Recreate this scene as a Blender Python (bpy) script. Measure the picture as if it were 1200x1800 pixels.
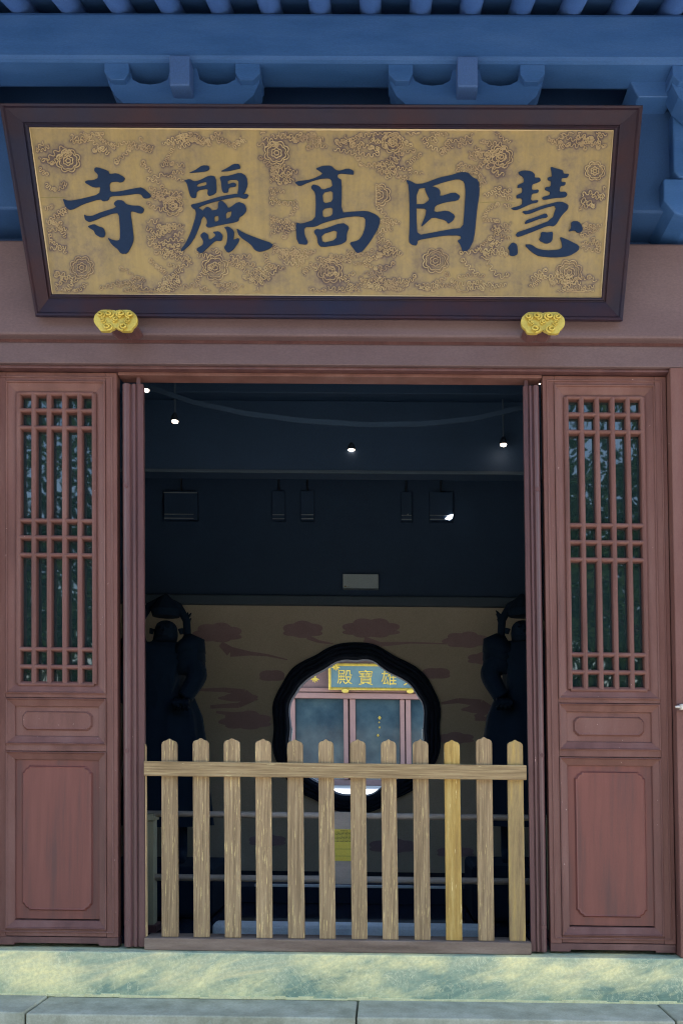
import bpy, math, random
from mathutils import Vector, Matrix
from mathutils.geometry import tessellate_polygon
R = math.radians
random.seed(7)
SC = bpy.context.scene
COL = SC.collection
for o in list(bpy.data.objects):
    bpy.data.objects.remove(o)

# ------------------------------------------------------------------ camera
EYE = 1.55                       # camera height over the courtyard
K = -0.0207                      # sideways slant by height, put into all geometry to match the image's verticals
CAMX, CAMY = 0.256 + K * EYE, -4.32
W_, P_, R_ = 0.008304, 0.023652, 0.01071
F_, U0, V0 = 1500.0, 667.54, 1294.51
fw = Vector((-math.sin(W_) * math.cos(P_), math.cos(W_) * math.cos(P_), math.sin(P_)))
r0 = Vector((math.cos(W_), math.sin(W_), 0)); u0_ = r0.cross(fw)
rt = r0 * math.cos(R_) + u0_ * math.sin(R_); up = rt.cross(fw)
cam = bpy.data.cameras.new('camera')
co = bpy.data.objects.new('camera', cam); COL.objects.link(co)
CL = Vector((CAMX, CAMY, EYE))
m3 = Matrix((rt, up, -fw)).transposed()
co.matrix_world = Matrix.Translation(CL) @ m3.to_4x4()
cam.sensor_fit = 'HORIZONTAL'; cam.sensor_width = 36
cam.lens = F_ / 1200 * 36
cam.shift_x = -(U0 - 600) / 1200
cam.shift_y = (V0 - 900) / 1200
cam.clip_start = 0.1; cam.clip_end = 600
SC.camera = co

# ------------------------------------------------------------------ light
SUN_EL, SUN_AZ = 56, 72          # azimuth from +Y (behind the gate hall) towards +X
w = bpy.data.worlds.new('World'); SC.world = w; w.use_nodes = True
nt = w.node_tree; nt.nodes.clear()
wo = nt.nodes.new('ShaderNodeOutputWorld'); bg = nt.nodes.new('ShaderNodeBackground')
sky = nt.nodes.new('ShaderNodeTexSky'); sky.sky_type = 'NISHITA'; sky.sun_disc = False
sky.sun_elevation = R(SUN_EL); sky.sun_rotation = R(SUN_AZ)
sky.air_density = 1.2; sky.dust_density = 0.6; sky.ozone_density = 1.5
bg.inputs['Strength'].default_value = 0.15
nt.links.new(sky.outputs[0], bg.inputs[0]); nt.links.new(bg.outputs[0], wo.inputs[0])
sl = bpy.data.lights.new('sun', 'SUN'); sl.energy = 4.0; sl.angle = R(0.5); sl.color = (1.0, 0.95, 0.87)
so = bpy.data.objects.new('sun', sl); COL.objects.link(so); so.location = (6, 4, 12)
sd = Vector((math.sin(R(SUN_AZ)) * math.cos(R(SUN_EL)), math.cos(R(SUN_AZ)) * math.cos(R(SUN_EL)), math.sin(R(SUN_EL))))
so.rotation_euler = sd.to_track_quat('Z', 'Y').to_euler()
SC.view_settings.view_transform = 'Standard'; SC.view_settings.look = 'None'
SC.view_settings.gamma = 1; SC.view_settings.exposure = 2.05
SC.view_settings.use_curve_mapping = False
SC.cycles.filter_width = 1.15; SC.cycles.max_bounces = 8; SC.cycles.diffuse_bounces = 4

# ------------------------------------------------------------------ helpers
def ray(u, v):
    return fw * F_ + rt * (u - U0) - up * (v - V0)
def P(u, v, Y=0.0):
    """measured photo point -> true X, Z on the plane at depth Y (before the image-fit lean)"""
    d = ray(u, v); t = (Y - CAMY) / d.y
    z = EYE + d.z * t
    return CAMX + d.x * t - K * z, z

ORG = {}
def tag(o, label=None, cat=None, group=None, kind=None):
    if label: o['label'] = label
    if cat: o['category'] = cat
    if group: o['group'] = group
    if kind: o['kind'] = kind
    return o
def shear(p):  # slants points sideways with height to fit the image
    return Vector((p[0] + K * p[2], p[1], p[2]))
def empty(name, loc, label=None, cat=None, group=None, kind=None, parent=None):
    o = bpy.data.objects.new(name, None); COL.objects.link(o)
    o.empty_display_size = 0.1
    wl = shear(loc)
    ORG[o.name] = wl
    if parent:
        o.parent = parent; wl = wl - ORG[parent.name]
    o.location = wl
    return tag(o, label, cat, group, kind)

class M:
    def __init__(s): s.v = []; s.f = []
    def add(s, vs, fs):
        n = len(s.v); s.v += [tuple(p) for p in vs]; s.f += [tuple(n + i for i in f) for f in fs]; return s
    def box(s, x0, x1, y0, y1, z0, z1):
        if x0 > x1: x0, x1 = x1, x0
        if y0 > y1: y0, y1 = y1, y0
        if z0 > z1: z0, z1 = z1, z0
        return s.add([(x0,y0,z0),(x1,y0,z0),(x1,y1,z0),(x0,y1,z0),(x0,y0,z1),(x1,y0,z1),(x1,y1,z1),(x0,y1,z1)],
              [(0,3,2,1),(4,5,6,7),(0,1,5,4),(1,2,6,5),(2,3,7,6),(3,0,4,7)])
    def prism(s, poly, fn, a, b):
        """poly 2-D ring; fn(p, h) -> 3-D; caps at h=a and h=b"""
        n = len(poly)
        lo = [fn(p, a) for p in poly]; hi = [fn(p, b) for p in poly]
        tri = tessellate_polygon([[Vector((p[0], p[1], 0)) for p in poly]])
        fs = [tuple(reversed(t)) for t in tri] + [tuple(n + i for i in t) for t in tri]
        fs += [(i, (i+1) % n, n + (i+1) % n, n + i) for i in range(n)]
        return s.add(lo + hi, fs)
    def prism_holes(s, rings, fn, a, b):
        flat = [p for r in rings for p in r]; n = len(flat)
        tri = tessellate_polygon([[Vector((p[0], p[1], 0)) for p in r] for r in rings])
        fs = [tuple(reversed(t)) for t in tri] + [tuple(n + i for i in t) for t in tri]
        k = 0
        for r in rings:
            m = len(r)
            fs += [(k+i, k+(i+1) % m, n+k+(i+1) % m, n+k+i) for i in range(m)]
            k += m
        return s.add([fn(p, a) for p in flat] + [fn(p, b) for p in flat], fs)
    def tube(s, pts, r, seg=8, cap=True):
        pts = [Vector(p) for p in pts]; rs = r if isinstance(r, (list, tuple)) else [r]*len(pts)
        rings = []; prev = None
        for i, p in enumerate(pts):
            d = (pts[min(i+1, len(pts)-1)] - pts[max(i-1, 0)])
            if d.length < 1e-9: d = Vector((0,0,1))
            d.normalize()
            a = prev if prev else (Vector((0,0,1)) if abs(d.z) < 0.9 else Vector((1,0,0)))
            a = (a - d * a.dot(d)); a.normalize(); prev = a
            b = d.cross(a)
            rings.append([p + (a*math.cos(t) + b*math.sin(t))*rs[i] for t in [2*math.pi*k/seg for k in range(seg)]])
        vs = [q for rg in rings for q in rg]; fs = []
        for i in range(len(pts)-1):
            for k in range(seg):
                a0 = i*seg+k; a1 = i*seg+(k+1) % seg
                fs.append((a0, a1, a1+seg, a0+seg))
        if cap:
            fs.append(tuple(reversed(range(seg)))); fs.append(tuple((len(pts)-1)*seg+k for k in range(seg)))
        return s.add(vs, fs)
    def frame(s, x0, x1, z0, z1, prof):
        """mitred moulding round a rectangle in the X-Z plane; prof = [(inset, y)], closed at the back by itself"""
        rings = []
        for d, y in prof:
            rings.append([(x0+d, y, z0+d), (x1-d, y, z0+d), (x1-d, y, z1-d), (x0+d, y, z1-d)])
        vs = [p for r in rings for p in r]; fs = []
        n = len(prof)
        for i in range(n):
            j = (i+1) % n
            for k in range(4):
                fs.append((i*4+k, i*4+(k+1) % 4, j*4+(k+1) % 4, j*4+k))
        return s.add(vs, fs)

def obj(name, m, mat, parent=None, bevel=0, smooth=False, origin=None, **kw):
    vs = [shear(p) for p in m.v]
    if origin is None:
        xs = [p.x for p in vs]; ys = [p.y for p in vs]; zs = [p.z for p in vs]
        org = Vector(((min(xs)+max(xs))/2, (min(ys)+max(ys))/2, min(zs)))
    else: org = shear(origin)
    me = bpy.data.meshes.new(name)
    me.from_pydata([p - org for p in vs], [], m.f); me.validate(); me.update()
    if mat: me.materials.append(mat)
    if smooth:
        for p in me.polygons: p.use_smooth = True
    import bmesh as _b
    bm = _b.new(); bm.from_mesh(me); _b.ops.recalc_face_normals(bm, faces=bm.faces); bm.to_mesh(me); bm.free()
    o = bpy.data.objects.new(name, me); COL.objects.link(o)
    ORG[o.name] = org
    if parent: o.parent = parent; o.location = org - ORG[parent.name]
    else: o.location = org
    if bevel:
        b = o.modifiers.new('bevel', 'BEVEL'); b.width = bevel; b.segments = 2; b.limit_method = 'ANGLE'; b.angle_limit = R(35)
        b.harden_normals = False
    return tag(o, **kw)
def dup(o, dx=0, dy=0, dz=0, parent=None):
    """copy of a thing or part (with its parts) moved by dx, dy, dz"""
    def rec(s, par, first):
        c = s.copy(); COL.objects.link(c); c.parent = par
        if first:
            ORG[c.name] = ORG[s.name] + Vector((dx + K*dz, dy, dz))
            c.location = ORG[c.name] - (ORG[par.name] if par else Vector((0,0,0)))
        else: ORG[c.name] = ORG[s.name] + Vector((dx + K*dz, dy, dz))
        for ch in list(s.children): rec(ch, c, False)
        return c
    return rec(o, parent if parent is not None else None, True)

# ------------------------------------------------------------------ materials
def newmat(name):
    m = bpy.data.materials.new(name); m.use_nodes = True
    n = m.node_tree; b = n.nodes['Principled BSDF']
    return m, n, b
def N(n, t, **kw):
    x = n.nodes.new(t)
    for k, v in kw.items():
        if k in x.inputs: x.inputs[k].default_value = v
        else: setattr(x, k, v)
    return x
def plain(name, c, rough=0.6, spec=0.5, metal=0, emit=None, es=0):
    m, n, b = newmat(name)
    b.inputs['Base Color'].default_value = (*c, 1); b.inputs['Roughness'].default_value = rough
    b.inputs['Specular IOR Level'].default_value = spec; b.inputs['Metallic'].default_value = metal
    if emit: b.inputs['Emission Color'].default_value = (*emit, 1); b.inputs['Emission Strength'].default_value = es
    return m
def layered(name, cols, stretch=(1,1,1), scale=6, rough=(0.5,0.7), bump=0.15, fleck=None, fleck_thr=0.72, fleck_scale=40,
            fleck_stretch=(1,1,1), spec=0.4, fine=60, metal=0, rot=(0,0,0), detail=8, dist=0.0, coord='Object', vary=0.04, grain=0.13):
    """noise-driven colour between cols, fine grain bump, optional worn flecks"""
    m, n, b = newmat(name); L = n.links.new
    tc = N(n, 'ShaderNodeTexCoord'); mp = N(n, 'ShaderNodeMapping'); mp.inputs['Scale'].default_value = stretch
    mp.inputs['Rotation'].default_value = rot
    oi = N(n, 'ShaderNodeObjectInfo'); ad = N(n, 'ShaderNodeVectorMath', operation='ADD')
    sc = N(n, 'ShaderNodeVectorMath', operation='SCALE'); cmb = N(n, 'ShaderNodeCombineXYZ')
    L(oi.outputs['Random'], cmb.inputs[0]); L(oi.outputs['Random'], cmb.inputs[1]); L(cmb.outputs[0], sc.inputs[0]); sc.inputs['Scale'].default_value = 37
    L(tc.outputs[coord], mp.inputs[0]); L(mp.outputs[0], ad.inputs[0]); L(sc.outputs[0], ad.inputs[1])
    n1 = N(n, 'ShaderNodeTexNoise', Scale=scale, Detail=detail, Roughness=0.6, Distortion=dist); L(ad.outputs[0], n1.inputs['Vector'])
    cr = N(n, 'ShaderNodeValToRGB'); L(n1.outputs[0], cr.inputs[0])
    k = len(cols)
    while len(cr.color_ramp.elements) < k: cr.color_ramp.elements.new(0.5)
    for i, c in enumerate(cols):
        cr.color_ramp.elements[i].position = 0.32 + 0.36 * i / max(1, k-1); cr.color_ramp.elements[i].color = (*c, 1)
    col = cr.outputs[0]
    n2 = N(n, 'ShaderNodeTexNoise', Scale=fine, Detail=4, Roughness=0.6); L(ad.outputs[0], n2.inputs['Vector'])
    if fleck:
        mp2 = N(n, 'ShaderNodeMapping'); mp2.inputs['Scale'].default_value = fleck_stretch; L(tc.outputs[coord], mp2.inputs[0])
        ad2 = N(n, 'ShaderNodeVectorMath', operation='ADD'); L(mp2.outputs[0], ad2.inputs[0]); L(sc.outputs[0], ad2.inputs[1])
        n3 = N(n, 'ShaderNodeTexNoise', Scale=fleck_scale, Detail=5, Roughness=0.7); L(ad2.outputs[0], n3.inputs['Vector'])
        c2 = N(n, 'ShaderNodeValToRGB'); L(n3.outputs[0], c2.inputs[0])
        c2.color_ramp.elements[0].position = fleck_thr; c2.color_ramp.elements[1].position = fleck_thr + 0.04
        mx = N(n, 'ShaderNodeMix', data_type='RGBA'); L(c2.outputs[0], mx.inputs[0]); L(col, mx.inputs[6]); mx.inputs[7].default_value = (*fleck, 1)
        col = mx.outputs[2]
    hs = N(n, 'ShaderNodeHueSaturation'); vr = N(n, 'ShaderNodeMapRange'); vr.inputs[3].default_value = 1 - vary; vr.inputs[4].default_value = 1 + vary
    L(oi.outputs['Random'], vr.inputs[0]); L(vr.outputs[0], hs.inputs['Value']); L(col, hs.inputs['Color']); col = hs.outputs[0]
    n4 = N(n, 'ShaderNodeTexNoise', Scale=fine*2.2, Detail=3, Roughness=.7); L(ad.outputs[0], n4.inputs['Vector'])
    m4 = N(n, 'ShaderNodeMapRange'); m4.inputs[1].default_value = .3; m4.inputs[2].default_value = .7; m4.inputs[3].default_value = 1 - grain; m4.inputs[4].default_value = 1 + grain
    L(n4.outputs[0], m4.inputs[0]); v4 = N(n, 'ShaderNodeVectorMath', operation='SCALE'); L(col, v4.inputs[0]); L(m4.outputs[0], v4.inputs['Scale']); col = v4.outputs[0]
    L(col, b.inputs['Base Color'])
    mr = N(n, 'ShaderNodeMapRange'); mr.inputs[3].default_value = rough[0]; mr.inputs[4].default_value = rough[1]
    L(n2.outputs[0], mr.inputs[0]); L(mr.outputs[0], b.inputs['Roughness'])
    bp = N(n, 'ShaderNodeBump', Strength=bump, Distance=0.004); L(n2.outputs[0], bp.inputs['Height']); L(bp.outputs[0], b.inputs['Normal'])
    b.inputs['Specular IOR Level'].default_value = spec; b.inputs['Metallic'].default_value = metal
    return m

MT = {}
MT['paint'] = layered('maroon_paint', [(.105,.041,.032),(.142,.058,.046),(.168,.078,.064)], stretch=(2.6,2.6,.5), scale=3.0, rough=(.5,.72), bump=.12, fine=90, fleck=(.55,.38,.33), fleck_thr=.69, fleck_scale=42)
MT['paint_panel'] = layered('maroon_panel_paint', [(.095,.037,.033),(.14,.044,.035),(.168,.055,.043)], stretch=(7,7,.5), scale=2.4, rough=(.42,.6), bump=.1, fine=120)
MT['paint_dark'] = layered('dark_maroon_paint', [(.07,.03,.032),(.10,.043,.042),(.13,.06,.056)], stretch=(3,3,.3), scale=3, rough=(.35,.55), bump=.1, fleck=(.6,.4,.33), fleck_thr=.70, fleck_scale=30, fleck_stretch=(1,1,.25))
MT['beam'] = layered('purple_brown_beam_paint', [(.10,.060,.062),(.12,.073,.074),(.14,.088,.087)], stretch=(.5,1,1), scale=2, rough=(.55,.75), bump=.1)
MT['eave'] = layered('veil_blue_eave', [(.022,.078,.215),(.029,.092,.245),(.038,.105,.265)], stretch=(.6,2,3), scale=4, rough=(.5,.7), bump=.1)  # blue lens veil put into the eave timber's colour
MT['eave_dark'] = layered('veil_shade_eave', [(.020,.065,.175),(.026,.075,.20)], scale=3, rough=(.6,.8), bump=.1)  # recessed boards: blue veil and shade put into a deeper colour
MT['plaque_frame'] = layered('plaque_frame_lacquer', [(.012,.013,.034),(.019,.012,.024),(.034,.012,.016)], stretch=(1,1,1), scale=2.5, rough=(.5,.7), spec=.25, bump=.06)
MT['ink'] = layered('black_lacquer_veil_blue', [(.006,.018,.05),(.008,.023,.062)], scale=8, rough=(.6,.8), spec=.2, bump=.1)  # black characters, with the blue veil put into their colour
MT['gilt'] = layered('gilded_metal', [(.42,.30,.05),(.60,.45,.09)], scale=9, rough=(.3,.5), bump=.1, metal=.3)
MT['fence'] = layered('weathered_fence_wood', [(.19,.125,.064),(.30,.20,.105),(.42,.295,.16)], stretch=(16,16,.5), scale=7, rough=(.7,.9), bump=.6, fine=30, fleck=(.68,.50,.22), fleck_thr=.595, fleck_scale=22, fleck_stretch=(9,9,.45), detail=10, vary=.16)
MT['fence_rail'] = layered('weathered_fence_rail_wood', [(.17,.105,.048),(.29,.195,.095),(.42,.30,.155)], stretch=(.5,16,16), scale=7, rough=(.7,.9), bump=.5, fine=30, fleck=(.6,.48,.24), fleck_thr=.64, fleck_scale=14, fleck_stretch=(.6,6,6), detail=10)
MT['fence_yellow'] = layered('yellowed_fence_wood', [(.28,.165,.045),(.38,.235,.06),(.48,.33,.11)], stretch=(9,9,.7), scale=5, rough=(.7,.9), bump=.5, fine=30, fleck=(.75,.6,.28), fleck_thr=.64, fleck_scale=16, fleck_stretch=(6,6,.6))
MT['fence_grey'] = layered('grey_yellow_fence_wood', [(.19,.125,.06),(.30,.205,.085),(.44,.28,.075)], stretch=(6,6,.5), scale=4, rough=(.7,.9), bump=.5, fine=30)
MT['sill_wood'] = layered('bare_threshold_wood', [(.12,.08,.06),(.18,.125,.095),(.24,.175,.135)], stretch=(.6,4,4), scale=5, rough=(.7,.9), bump=.4, fine=40)
MT['stone'] = layered('grey_green_stone', [(.27,.265,.185),(.37,.355,.26),(.47,.45,.34)], stretch=(1,1,1), scale=7, rough=(.7,.9), bump=.6, fine=45, fleck=(.36,.36,.27), fleck_thr=.66, fleck_scale=9, detail=10)
MT['interior'] = layered('veil_blue_interior', [(.016,.042,.088),(.020,.05,.105)], scale=3, rough=(.6,.8), bump=.1)  # blue veil over the dark inside put into the wall colour
MT['interior_trim'] = layered('slate_interior_trim', [(.045,.075,.11),(.06,.09,.125)], scale=3, rough=(.5,.7), bump=.1)
MT['floor'] = layered('polished_dark_floor', [(.012,.018,.035),(.02,.028,.045)], scale=3, rough=(.04,.12), bump=.08, fine=8, spec=.8)
MT['mural'] = layered('mural_plaster', [(.42,.365,.28),(.49,.43,.34)], scale=2, rough=(.7,.9), bump=.15)
MT['mural_cloud'] = layered('mural_cloud_paint', [(.31,.21,.22),(.36,.25,.26)], scale=5, rough=(.7,.9), bump=.1)
MT['ring'] = layered('black_ring_lacquer', [(.010,.018,.035),(.014,.022,.045)], scale=5, rough=(.7,.9), spec=.2, bump=.05)
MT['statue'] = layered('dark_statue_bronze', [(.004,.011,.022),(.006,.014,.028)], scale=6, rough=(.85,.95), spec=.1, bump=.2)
MT['rail_wood'] = layered('rubbed_rail_wood', [(.46,.38,.31),(.60,.51,.43)], stretch=(.5,3,3), scale=5, rough=(.5,.7), bump=.2)
MT['post_green'] = layered('green_grey_post_paint', [(.28,.25,.15),(.38,.34,.21)], stretch=(3,3,.5), scale=4, rough=(.5,.8), bump=.2)
MT['white_stone'] = layered('white_stone', [(.55,.60,.62),(.68,.72,.73)], scale=5, rough=(.5,.7), bump=.1)
MT['paving'] = layered('pale_paving', [(.40,.38,.34),(.48,.46,.42),(.55,.53,.49)], scale=1.2, rough=(.8,.95), bump=.3)
MT['court'] = layered('grey_courtyard_paving', [(.36,.325,.27),(.43,.39,.33),(.50,.46,.39)], scale=1.2, rough=(.8,.95), bump=.3)
MT['card'] = layered('pale_card', [(.34,.42,.45),(.38,.46,.49)], scale=4, rough=(.4,.6), bump=.05)
MT['far_wall'] = layered('far_hall_paint', [(.13,.08,.08),(.16,.10,.10)], scale=1.5, rough=(.6,.8), bump=.1)
MT['far_frame'] = layered('far_hall_frame_paint', [(.20,.115,.105),(.25,.145,.13)], scale=2, rough=(.6,.8), bump=.1)
MT['far_glass'] = layered('far_hall_glass', [(.015,.032,.045),(.03,.055,.068),(.05,.08,.09)], scale=1.6, rough=(.05,.15), bump=.02, spec=.8)
MT['sign_blue'] = layered('sign_blue_paint', [(.06,.12,.14),(.085,.155,.17)], scale=4, rough=(.4,.6), bump=.1)
MT['leaf'] = layered('tree_leaf', [(.03,.065,.018),(.055,.11,.03),(.09,.15,.04)], scale=.8, rough=(.5,.7), bump=.1)
MT['bark'] = layered('tree_bark', [(.05,.04,.03),(.10,.08,.06)], scale=6, rough=(.8,.95), bump=.8)
MT['tile'] = layered('grey_roof_tile', [(.05,.052,.055),(.09,.092,.095)], scale=3, rough=(.7,.9), bump=.3)
MT['metal'] = layered('dull_metal', [(.45,.40,.36),(.6,.55,.5)], scale=8, rough=(.35,.5), bump=.1, metal=.6)
MT['dark_metal'] = plain('dark_fixture_metal', (.02,.03,.045), .4)
MT['rim'] = plain('pale_rim_metal', (.5,.58,.62), .25, metal=.5)
MT['lamp'] = plain('lit_lamp_face', (1,1,1), .4, emit=(1,.78,.60), es=6)
MT['paper'] = layered('yellow_notice_paper', [(.80,.64,.09),(.88,.74,.14)], scale=4, rough=(.6,.8), bump=.05)
MT['print'] = plain('notice_print', (.16,.13,.04), .8)
MT['ribbon'] = layered('slate_ribbon_cloth', [(.013,.033,.065),(.016,.038,.072)], scale=8, rough=(.8,.95), bump=.2)
# glass: dark panes that mirror the garden opposite
gm, gn, gb = newmat('window_glass')
gb.inputs['Base Color'].default_value = (.012,.028,.032,1); gb.inputs['Roughness'].default_value = .02
gb.inputs['IOR'].default_value = 1.8; gb.inputs['Specular IOR Level'].default_value = .5
nn = N(gn, 'ShaderNodeTexNoise', Scale=3.0, Detail=2); tcn = N(gn, 'ShaderNodeTexCoord'); gn.links.new(tcn.outputs['Object'], nn.inputs['Vector'])
bb = N(gn, 'ShaderNodeBump', Strength=.06, Distance=.02); gn.links.new(nn.outputs[0], bb.inputs['Height']); gn.links.new(bb.outputs[0], gb.inputs['Normal'])
MT['glass'] = gm

# marble plinth: grey-green with slanting pale yellow veins and worn stains
def marble():
    m, n, b = newmat('veined_marble'); L = n.links.new
    tc = N(n, 'ShaderNodeTexCoord')
    mp = N(n, 'ShaderNodeMapping'); mp.vector_type = 'TEXTURE'; mp.inputs['Rotation'].default_value = (0, R(-14), 0); mp.inputs['Scale'].default_value = (2.6, 1, .55)
    L(tc.outputs['Object'], mp.inputs[0])
    a = N(n, 'ShaderNodeTexNoise', Scale=3.0, Detail=14, Roughness=.66, Distortion=.8); L(mp.outputs[0], a.inputs['Vector'])
    c = N(n, 'ShaderNodeValToRGB'); L(a.outputs[0], c.inputs[0])
    e = c.color_ramp.elements; e[0].position = .30; e[0].color = (.13,.215,.165,1); e[1].position = .74; e[1].color = (.85,.73,.34,1)
    x = e.new(.44); x.color = (.25,.335,.24,1)
    x = e.new(.54); x.color = (.42,.46,.30,1); x = e.new(.63); x.color = (.62,.57,.33,1)
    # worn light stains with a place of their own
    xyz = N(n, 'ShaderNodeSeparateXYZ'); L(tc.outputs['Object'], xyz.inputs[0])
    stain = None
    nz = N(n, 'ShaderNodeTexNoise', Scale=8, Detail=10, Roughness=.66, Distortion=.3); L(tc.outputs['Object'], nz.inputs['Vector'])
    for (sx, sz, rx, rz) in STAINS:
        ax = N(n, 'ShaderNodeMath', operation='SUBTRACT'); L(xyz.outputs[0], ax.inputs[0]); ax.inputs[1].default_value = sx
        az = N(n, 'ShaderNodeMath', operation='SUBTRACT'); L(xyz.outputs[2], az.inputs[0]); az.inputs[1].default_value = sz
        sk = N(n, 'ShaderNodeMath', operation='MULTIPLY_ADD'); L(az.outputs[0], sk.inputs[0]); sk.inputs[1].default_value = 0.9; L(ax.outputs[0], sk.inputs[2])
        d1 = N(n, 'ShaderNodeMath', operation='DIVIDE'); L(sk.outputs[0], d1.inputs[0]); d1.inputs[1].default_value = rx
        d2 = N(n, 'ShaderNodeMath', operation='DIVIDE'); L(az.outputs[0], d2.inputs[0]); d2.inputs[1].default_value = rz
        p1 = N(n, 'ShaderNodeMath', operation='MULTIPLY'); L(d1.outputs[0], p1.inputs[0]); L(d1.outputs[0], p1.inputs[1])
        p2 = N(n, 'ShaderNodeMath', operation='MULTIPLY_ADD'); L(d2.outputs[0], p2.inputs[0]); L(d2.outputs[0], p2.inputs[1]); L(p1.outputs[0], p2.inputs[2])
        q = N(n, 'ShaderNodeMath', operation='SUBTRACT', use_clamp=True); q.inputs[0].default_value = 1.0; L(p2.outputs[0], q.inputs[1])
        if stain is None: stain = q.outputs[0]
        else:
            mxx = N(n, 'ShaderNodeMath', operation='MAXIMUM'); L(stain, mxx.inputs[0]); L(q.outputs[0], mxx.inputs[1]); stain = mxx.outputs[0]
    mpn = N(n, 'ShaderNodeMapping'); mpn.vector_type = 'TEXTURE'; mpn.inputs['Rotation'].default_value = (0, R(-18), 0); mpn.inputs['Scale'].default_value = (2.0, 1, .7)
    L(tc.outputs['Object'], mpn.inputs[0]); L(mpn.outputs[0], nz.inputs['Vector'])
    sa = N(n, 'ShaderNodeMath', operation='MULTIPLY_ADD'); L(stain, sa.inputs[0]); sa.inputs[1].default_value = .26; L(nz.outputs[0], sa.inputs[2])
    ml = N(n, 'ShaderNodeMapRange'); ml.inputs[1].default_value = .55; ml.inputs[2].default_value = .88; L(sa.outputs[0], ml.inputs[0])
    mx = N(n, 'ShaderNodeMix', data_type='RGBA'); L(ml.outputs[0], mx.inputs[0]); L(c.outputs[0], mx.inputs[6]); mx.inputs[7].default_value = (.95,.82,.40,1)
    # thin cracks
    vo = N(n, 'ShaderNodeTexNoise', Scale=3.4, Detail=7, Roughness=.75, Distortion=2.5); L(tc.outputs['Object'], vo.inputs['Vector'])
    ab = N(n, 'ShaderNodeMath', operation='SUBTRACT'); L(vo.outputs[0], ab.inputs[0]); ab.inputs[1].default_value = .5
    a2 = N(n, 'ShaderNodeMath', operation='ABSOLUTE'); L(ab.outputs[0], a2.inputs[0])
    lt = N(n, 'ShaderNodeMath', operation='LESS_THAN'); L(a2.outputs[0], lt.inputs[0]); lt.inputs[1].default_value = .006
    mu = N(n, 'ShaderNodeMath', operation='MULTIPLY'); L(lt.outputs[0], mu.inputs[0]); mu.inputs[1].default_value = .65
    m2 = N(n, 'ShaderNodeMix', data_type='RGBA'); L(mu.outputs[0], m2.inputs[0]); L(mx.outputs[2], m2.inputs[6]); m2.inputs[7].default_value = (.85,.8,.5,1)
    gn_ = N(n, 'ShaderNodeTexNoise', Scale=70, Detail=6, Roughness=.75); L(tc.outputs['Object'], gn_.inputs['Vector'])
    gm_ = N(n, 'ShaderNodeMapRange'); gm_.inputs[1].default_value = .3; gm_.inputs[2].default_value = .7; gm_.inputs[3].default_value = .8; gm_.inputs[4].default_value = 1.15; L(gn_.outputs[0], gm_.inputs[0])
    gv = N(n, 'ShaderNodeVectorMath', operation='SCALE'); L(m2.outputs[2], gv.inputs[0]); L(gm_.outputs[0], gv.inputs['Scale'])
    L(gv.outputs[0], b.inputs['Base Color']); b.inputs['Roughness'].default_value = .55
    bp = N(n, 'ShaderNodeBump', Strength=.3, Distance=.006); L(vo.outputs[0], bp.inputs['Height']); L(bp.outputs[0], b.inputs['Normal'])
    return m

# ------------------------------------------------------------------ key levels (metres above the courtyard)
LB = -0.985 + EYE        # bottom of the door leaves / top of the marble
LT = 1.955 + EYE         # top of the leaves
HB = 2.095 + EYE         # top of door head, foot of the big beam
BT = 2.583 + EYE         # top of the big beam
ST = -1.205 + EYE        # top of the step slabs
IF = -1.15 + EYE         # floor inside
XO = 0.256               # offset so that X=0 is the middle of the doorway
def x_(v): return v + XO
L0, L1 = x_(-1.994), x_(-1.365)     # left leaf
R0, R1 = x_(.814), x_(1.443)        # right leaf

# ================================================================== ground and steps
g = M(); g.add([(-150,-150,0),(150,-150,0),(150,150,0),(-150,150,0)], [(0,1,2,3)])
obj('courtyard_ground', g, MT['court'], kind='structure')
# stone step: three slabs with open joints
step = empty('stone_step', (0, -.3, ST-.2), kind='structure')
jl = P(82, 1748, 0.0); 
YB, YF = -0.075, -0.352
xj1 = P(58, 1770, -.26)[0]; xj2 = P(627, 1775, -.26)[0]; xj3 = P(1176, 1772, -.26)[0]
xs = [-5.2, xj1 - 1.95, xj1, xj2, xj3, xj3 + 1.9, 5.4]
for i in range(6):
    a, b_ = xs[i] + .004, xs[i+1] - .004
    dz = [0, .003, -.004, .0, .002, -.002, 0][i]
    obj('slab', M().box(a, b_, YF - [.0,.004,0,.003,-.002,0][i], YB, ST-.16, ST+dz), MT['stone'], step, bevel=.007)
obj('lower_slab', M().box(-5.2, 5.4, -.86, YF-.0, 0.0, ST-.165), MT['stone'], step, bevel=.01)
obj('slab_bed', M().box(-5.2, 5.4, YF+.03, YB, .0, ST-.163), MT['stone'], step)

# ================================================================== the gate hall
hall = empty('temple_gate_hall', (0, 1.6, 0.0), 'maroon timber temple gate hall with lattice door leaves and eaves tinted with the blue lens veil around the dark doorway', 'building')
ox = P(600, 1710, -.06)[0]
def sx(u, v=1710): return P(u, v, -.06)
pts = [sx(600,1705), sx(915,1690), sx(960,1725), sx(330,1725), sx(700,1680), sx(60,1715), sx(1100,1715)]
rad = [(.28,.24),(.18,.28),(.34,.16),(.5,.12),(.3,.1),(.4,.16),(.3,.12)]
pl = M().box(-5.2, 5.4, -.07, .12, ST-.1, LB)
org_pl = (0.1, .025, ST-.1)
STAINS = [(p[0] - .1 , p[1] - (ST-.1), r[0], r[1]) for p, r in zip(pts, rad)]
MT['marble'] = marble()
obj('marble_plinth', pl, MT['marble'], hall, bevel=.006, origin=org_pl)
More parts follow.
